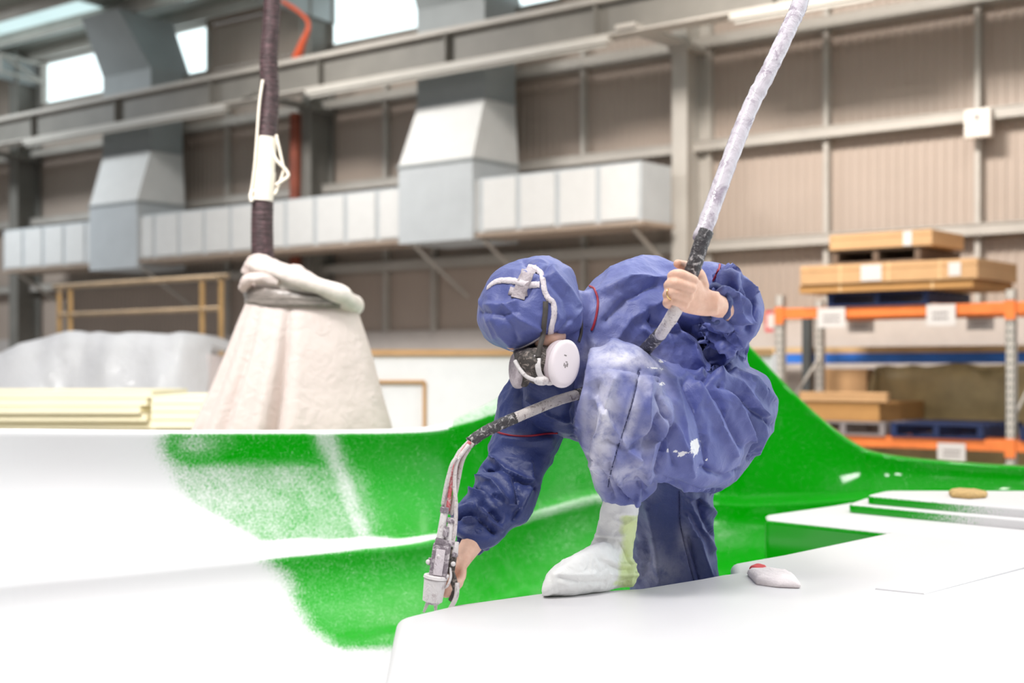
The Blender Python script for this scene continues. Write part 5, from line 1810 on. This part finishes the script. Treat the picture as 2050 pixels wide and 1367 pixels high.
seg_tube('grey_tube', [C(946, 886, 3.48), C(926, 920, 3.475), C(916, 965, 3.465), C(909, 1000, 3.46), C(902, 1030, 3.46)], .0062, MAT['hosegrey'], hz, .1, 10)
seg_tube('air_line', [C(938, 890, 3.47), C(915, 925, 3.455), C(910, 970, 3.45), C(913, 1010, 3.445), C(911, 1060, 3.445), C(906, 1090, 3.45)], .0050, MAT['tubewhite'], hz, .1, 11)
seg_tube('overspray_line', [C(914, 915, 3.45), C(904, 930, 3.445), C(893, 970, 3.445), C(886, 1010, 3.45)], .0042, MAT['tubewhite'], hz, .1, 12)

# gun, built in its own leaning frame: x right, y away, z along the body upward
gun = empty('spray_gun', C(870, 1215, 3.47), 'paint-crusted metal spray gun pointed down at the mould, held in the lowered hand', 'spray gun')
G0 = C(866, 1200, 3.455)
gz_ = (C(893, 1010, 3.45) - G0).normalized()
gx_ = (RT - gz_ * RT.dot(gz_)).normalized()
gy_ = gz_.cross(gx_)
GM = Matrix.Translation(G0) @ Matrix((gx_, gy_, gz_)).transposed().to_4x4()
K = 3.455 / F           # metres per pixel at the gun
def gp(x, y, z): return GM @ Vector((x * K, y * K, z * K))
def gcyl(name, x, y, z0, z1, r0, r1, mat, n=22, parent=gun):
    k = [(z0, r0 * .88), (z0 + 1.2, r0), ((z0 + z1) / 2, (r0 + r1) / 2), (z1 - 1.2, r1), (z1, r1 * .88)]
    return MB().tube([gp(x, y, a_) for a_, _ in k], [r_ * K for _, r_ in k], n).build(name, mat, parent, 'auto')
def gbox(name, x0, x1, y0, y1, z0, z1, mat, parent=gun, bev=1.4):
    s = Matrix.Diagonal((K, K, K, 1))
    return MB().box((x0, y0, z0), (x1, y1, z1), GM @ s, bev).build(name, mat, parent, 'auto')
gcyl('fluid_head', 0, 0, -4, 42, 20, 23, MAT['gunwhite'])
gcyl('head_ring', 0, 0, 42, 50, 25, 24, MAT['gunwhite'])
gcyl('nozzle_cap', 1, 0, -9, -3, 13, 16, MAT['gunmetal'])
gbox('body_block', -14, 22, -13, 14, 46, 112, MAT['gunmetal'])
gbox('front_plate', -6, 12, -17, -12, 52, 104, MAT['tape'], bev=1)
gbox('top_block', -11, 27, -11, 12, 112, 124, MAT['gunmetal'])
gbox('valve_bar', -20, 30, -6, 6, 68, 82, MAT['gunmetal'])
gbox('side_block', 22, 36, -8, 16, 62, 108, MAT['rubber_dark'])
for (x, z) in ((-19, 75), (31, 78), (-12, 50), (22, 52), (0, 90)):
    o = MB().ball(gp(x, -14 if x == 0 else -8, z), 5 * K, 5 * K, 5 * K).build('knob', MAT['gunwhite'], gun, True)
gcyl('left_fitting', -1, 0, 124, 178, 9, 7.5, MAT['gunwhite'])
gcyl('left_nut', -1, 0, 176, 188, 10, 10, MAT['gunmetal'], 6)
gcyl('right_fitting', 15, -3, 122, 160, 7.5, 6.5, MAT['gunwhite'])
gcyl('right_nut', 15, -3, 158, 168, 9, 9, MAT['gunmetal'], 6)
gcyl('elbow_fitting', 8, -9, 130, 150, 6, 6, MAT['gunmetal'], 6)
gcyl('air_fitting', 31, -4, 100, 122, 6.5, 5.5, MAT['gunwhite'])
gcyl('air_nut', 31, -4, 92, 102, 7.5, 7.5, MAT['gunmetal'], 6)
MB().tube(vspline([gp(24, 2, 66), gp(34, 6, 48), gp(42, 12, 20), gp(38, 14, 0)], 6), 7.5 * K, 12).build('grip', MAT['rubber_dark'], gun, True)
MB().tube(vspline([gp(26, -6, 70), gp(30, -10, 52), gp(27, -10, 36), gp(22, -6, 28)], 6), 2.4 * K, 8).build('trigger', MAT['gunwhite'], gun, True)
for (x, x2) in ((-8, -14), (7, 10)):
    MB().tube([gp(x, 0, -4), gp(x2, 2, -28)], [4.2 * K, 2.4 * K], 10).build('nozzle', MAT['tubewhite'], gun, 'auto')
MB().tube(vspline([gp(44, 4, 40), gp(46, 2, 14), gp(40, 4, -8), gp(32, 6, -26)], 6), 5.0 * K, 10).build('drip_tube', MAT['tubewhite'], gun, True)
#@@END
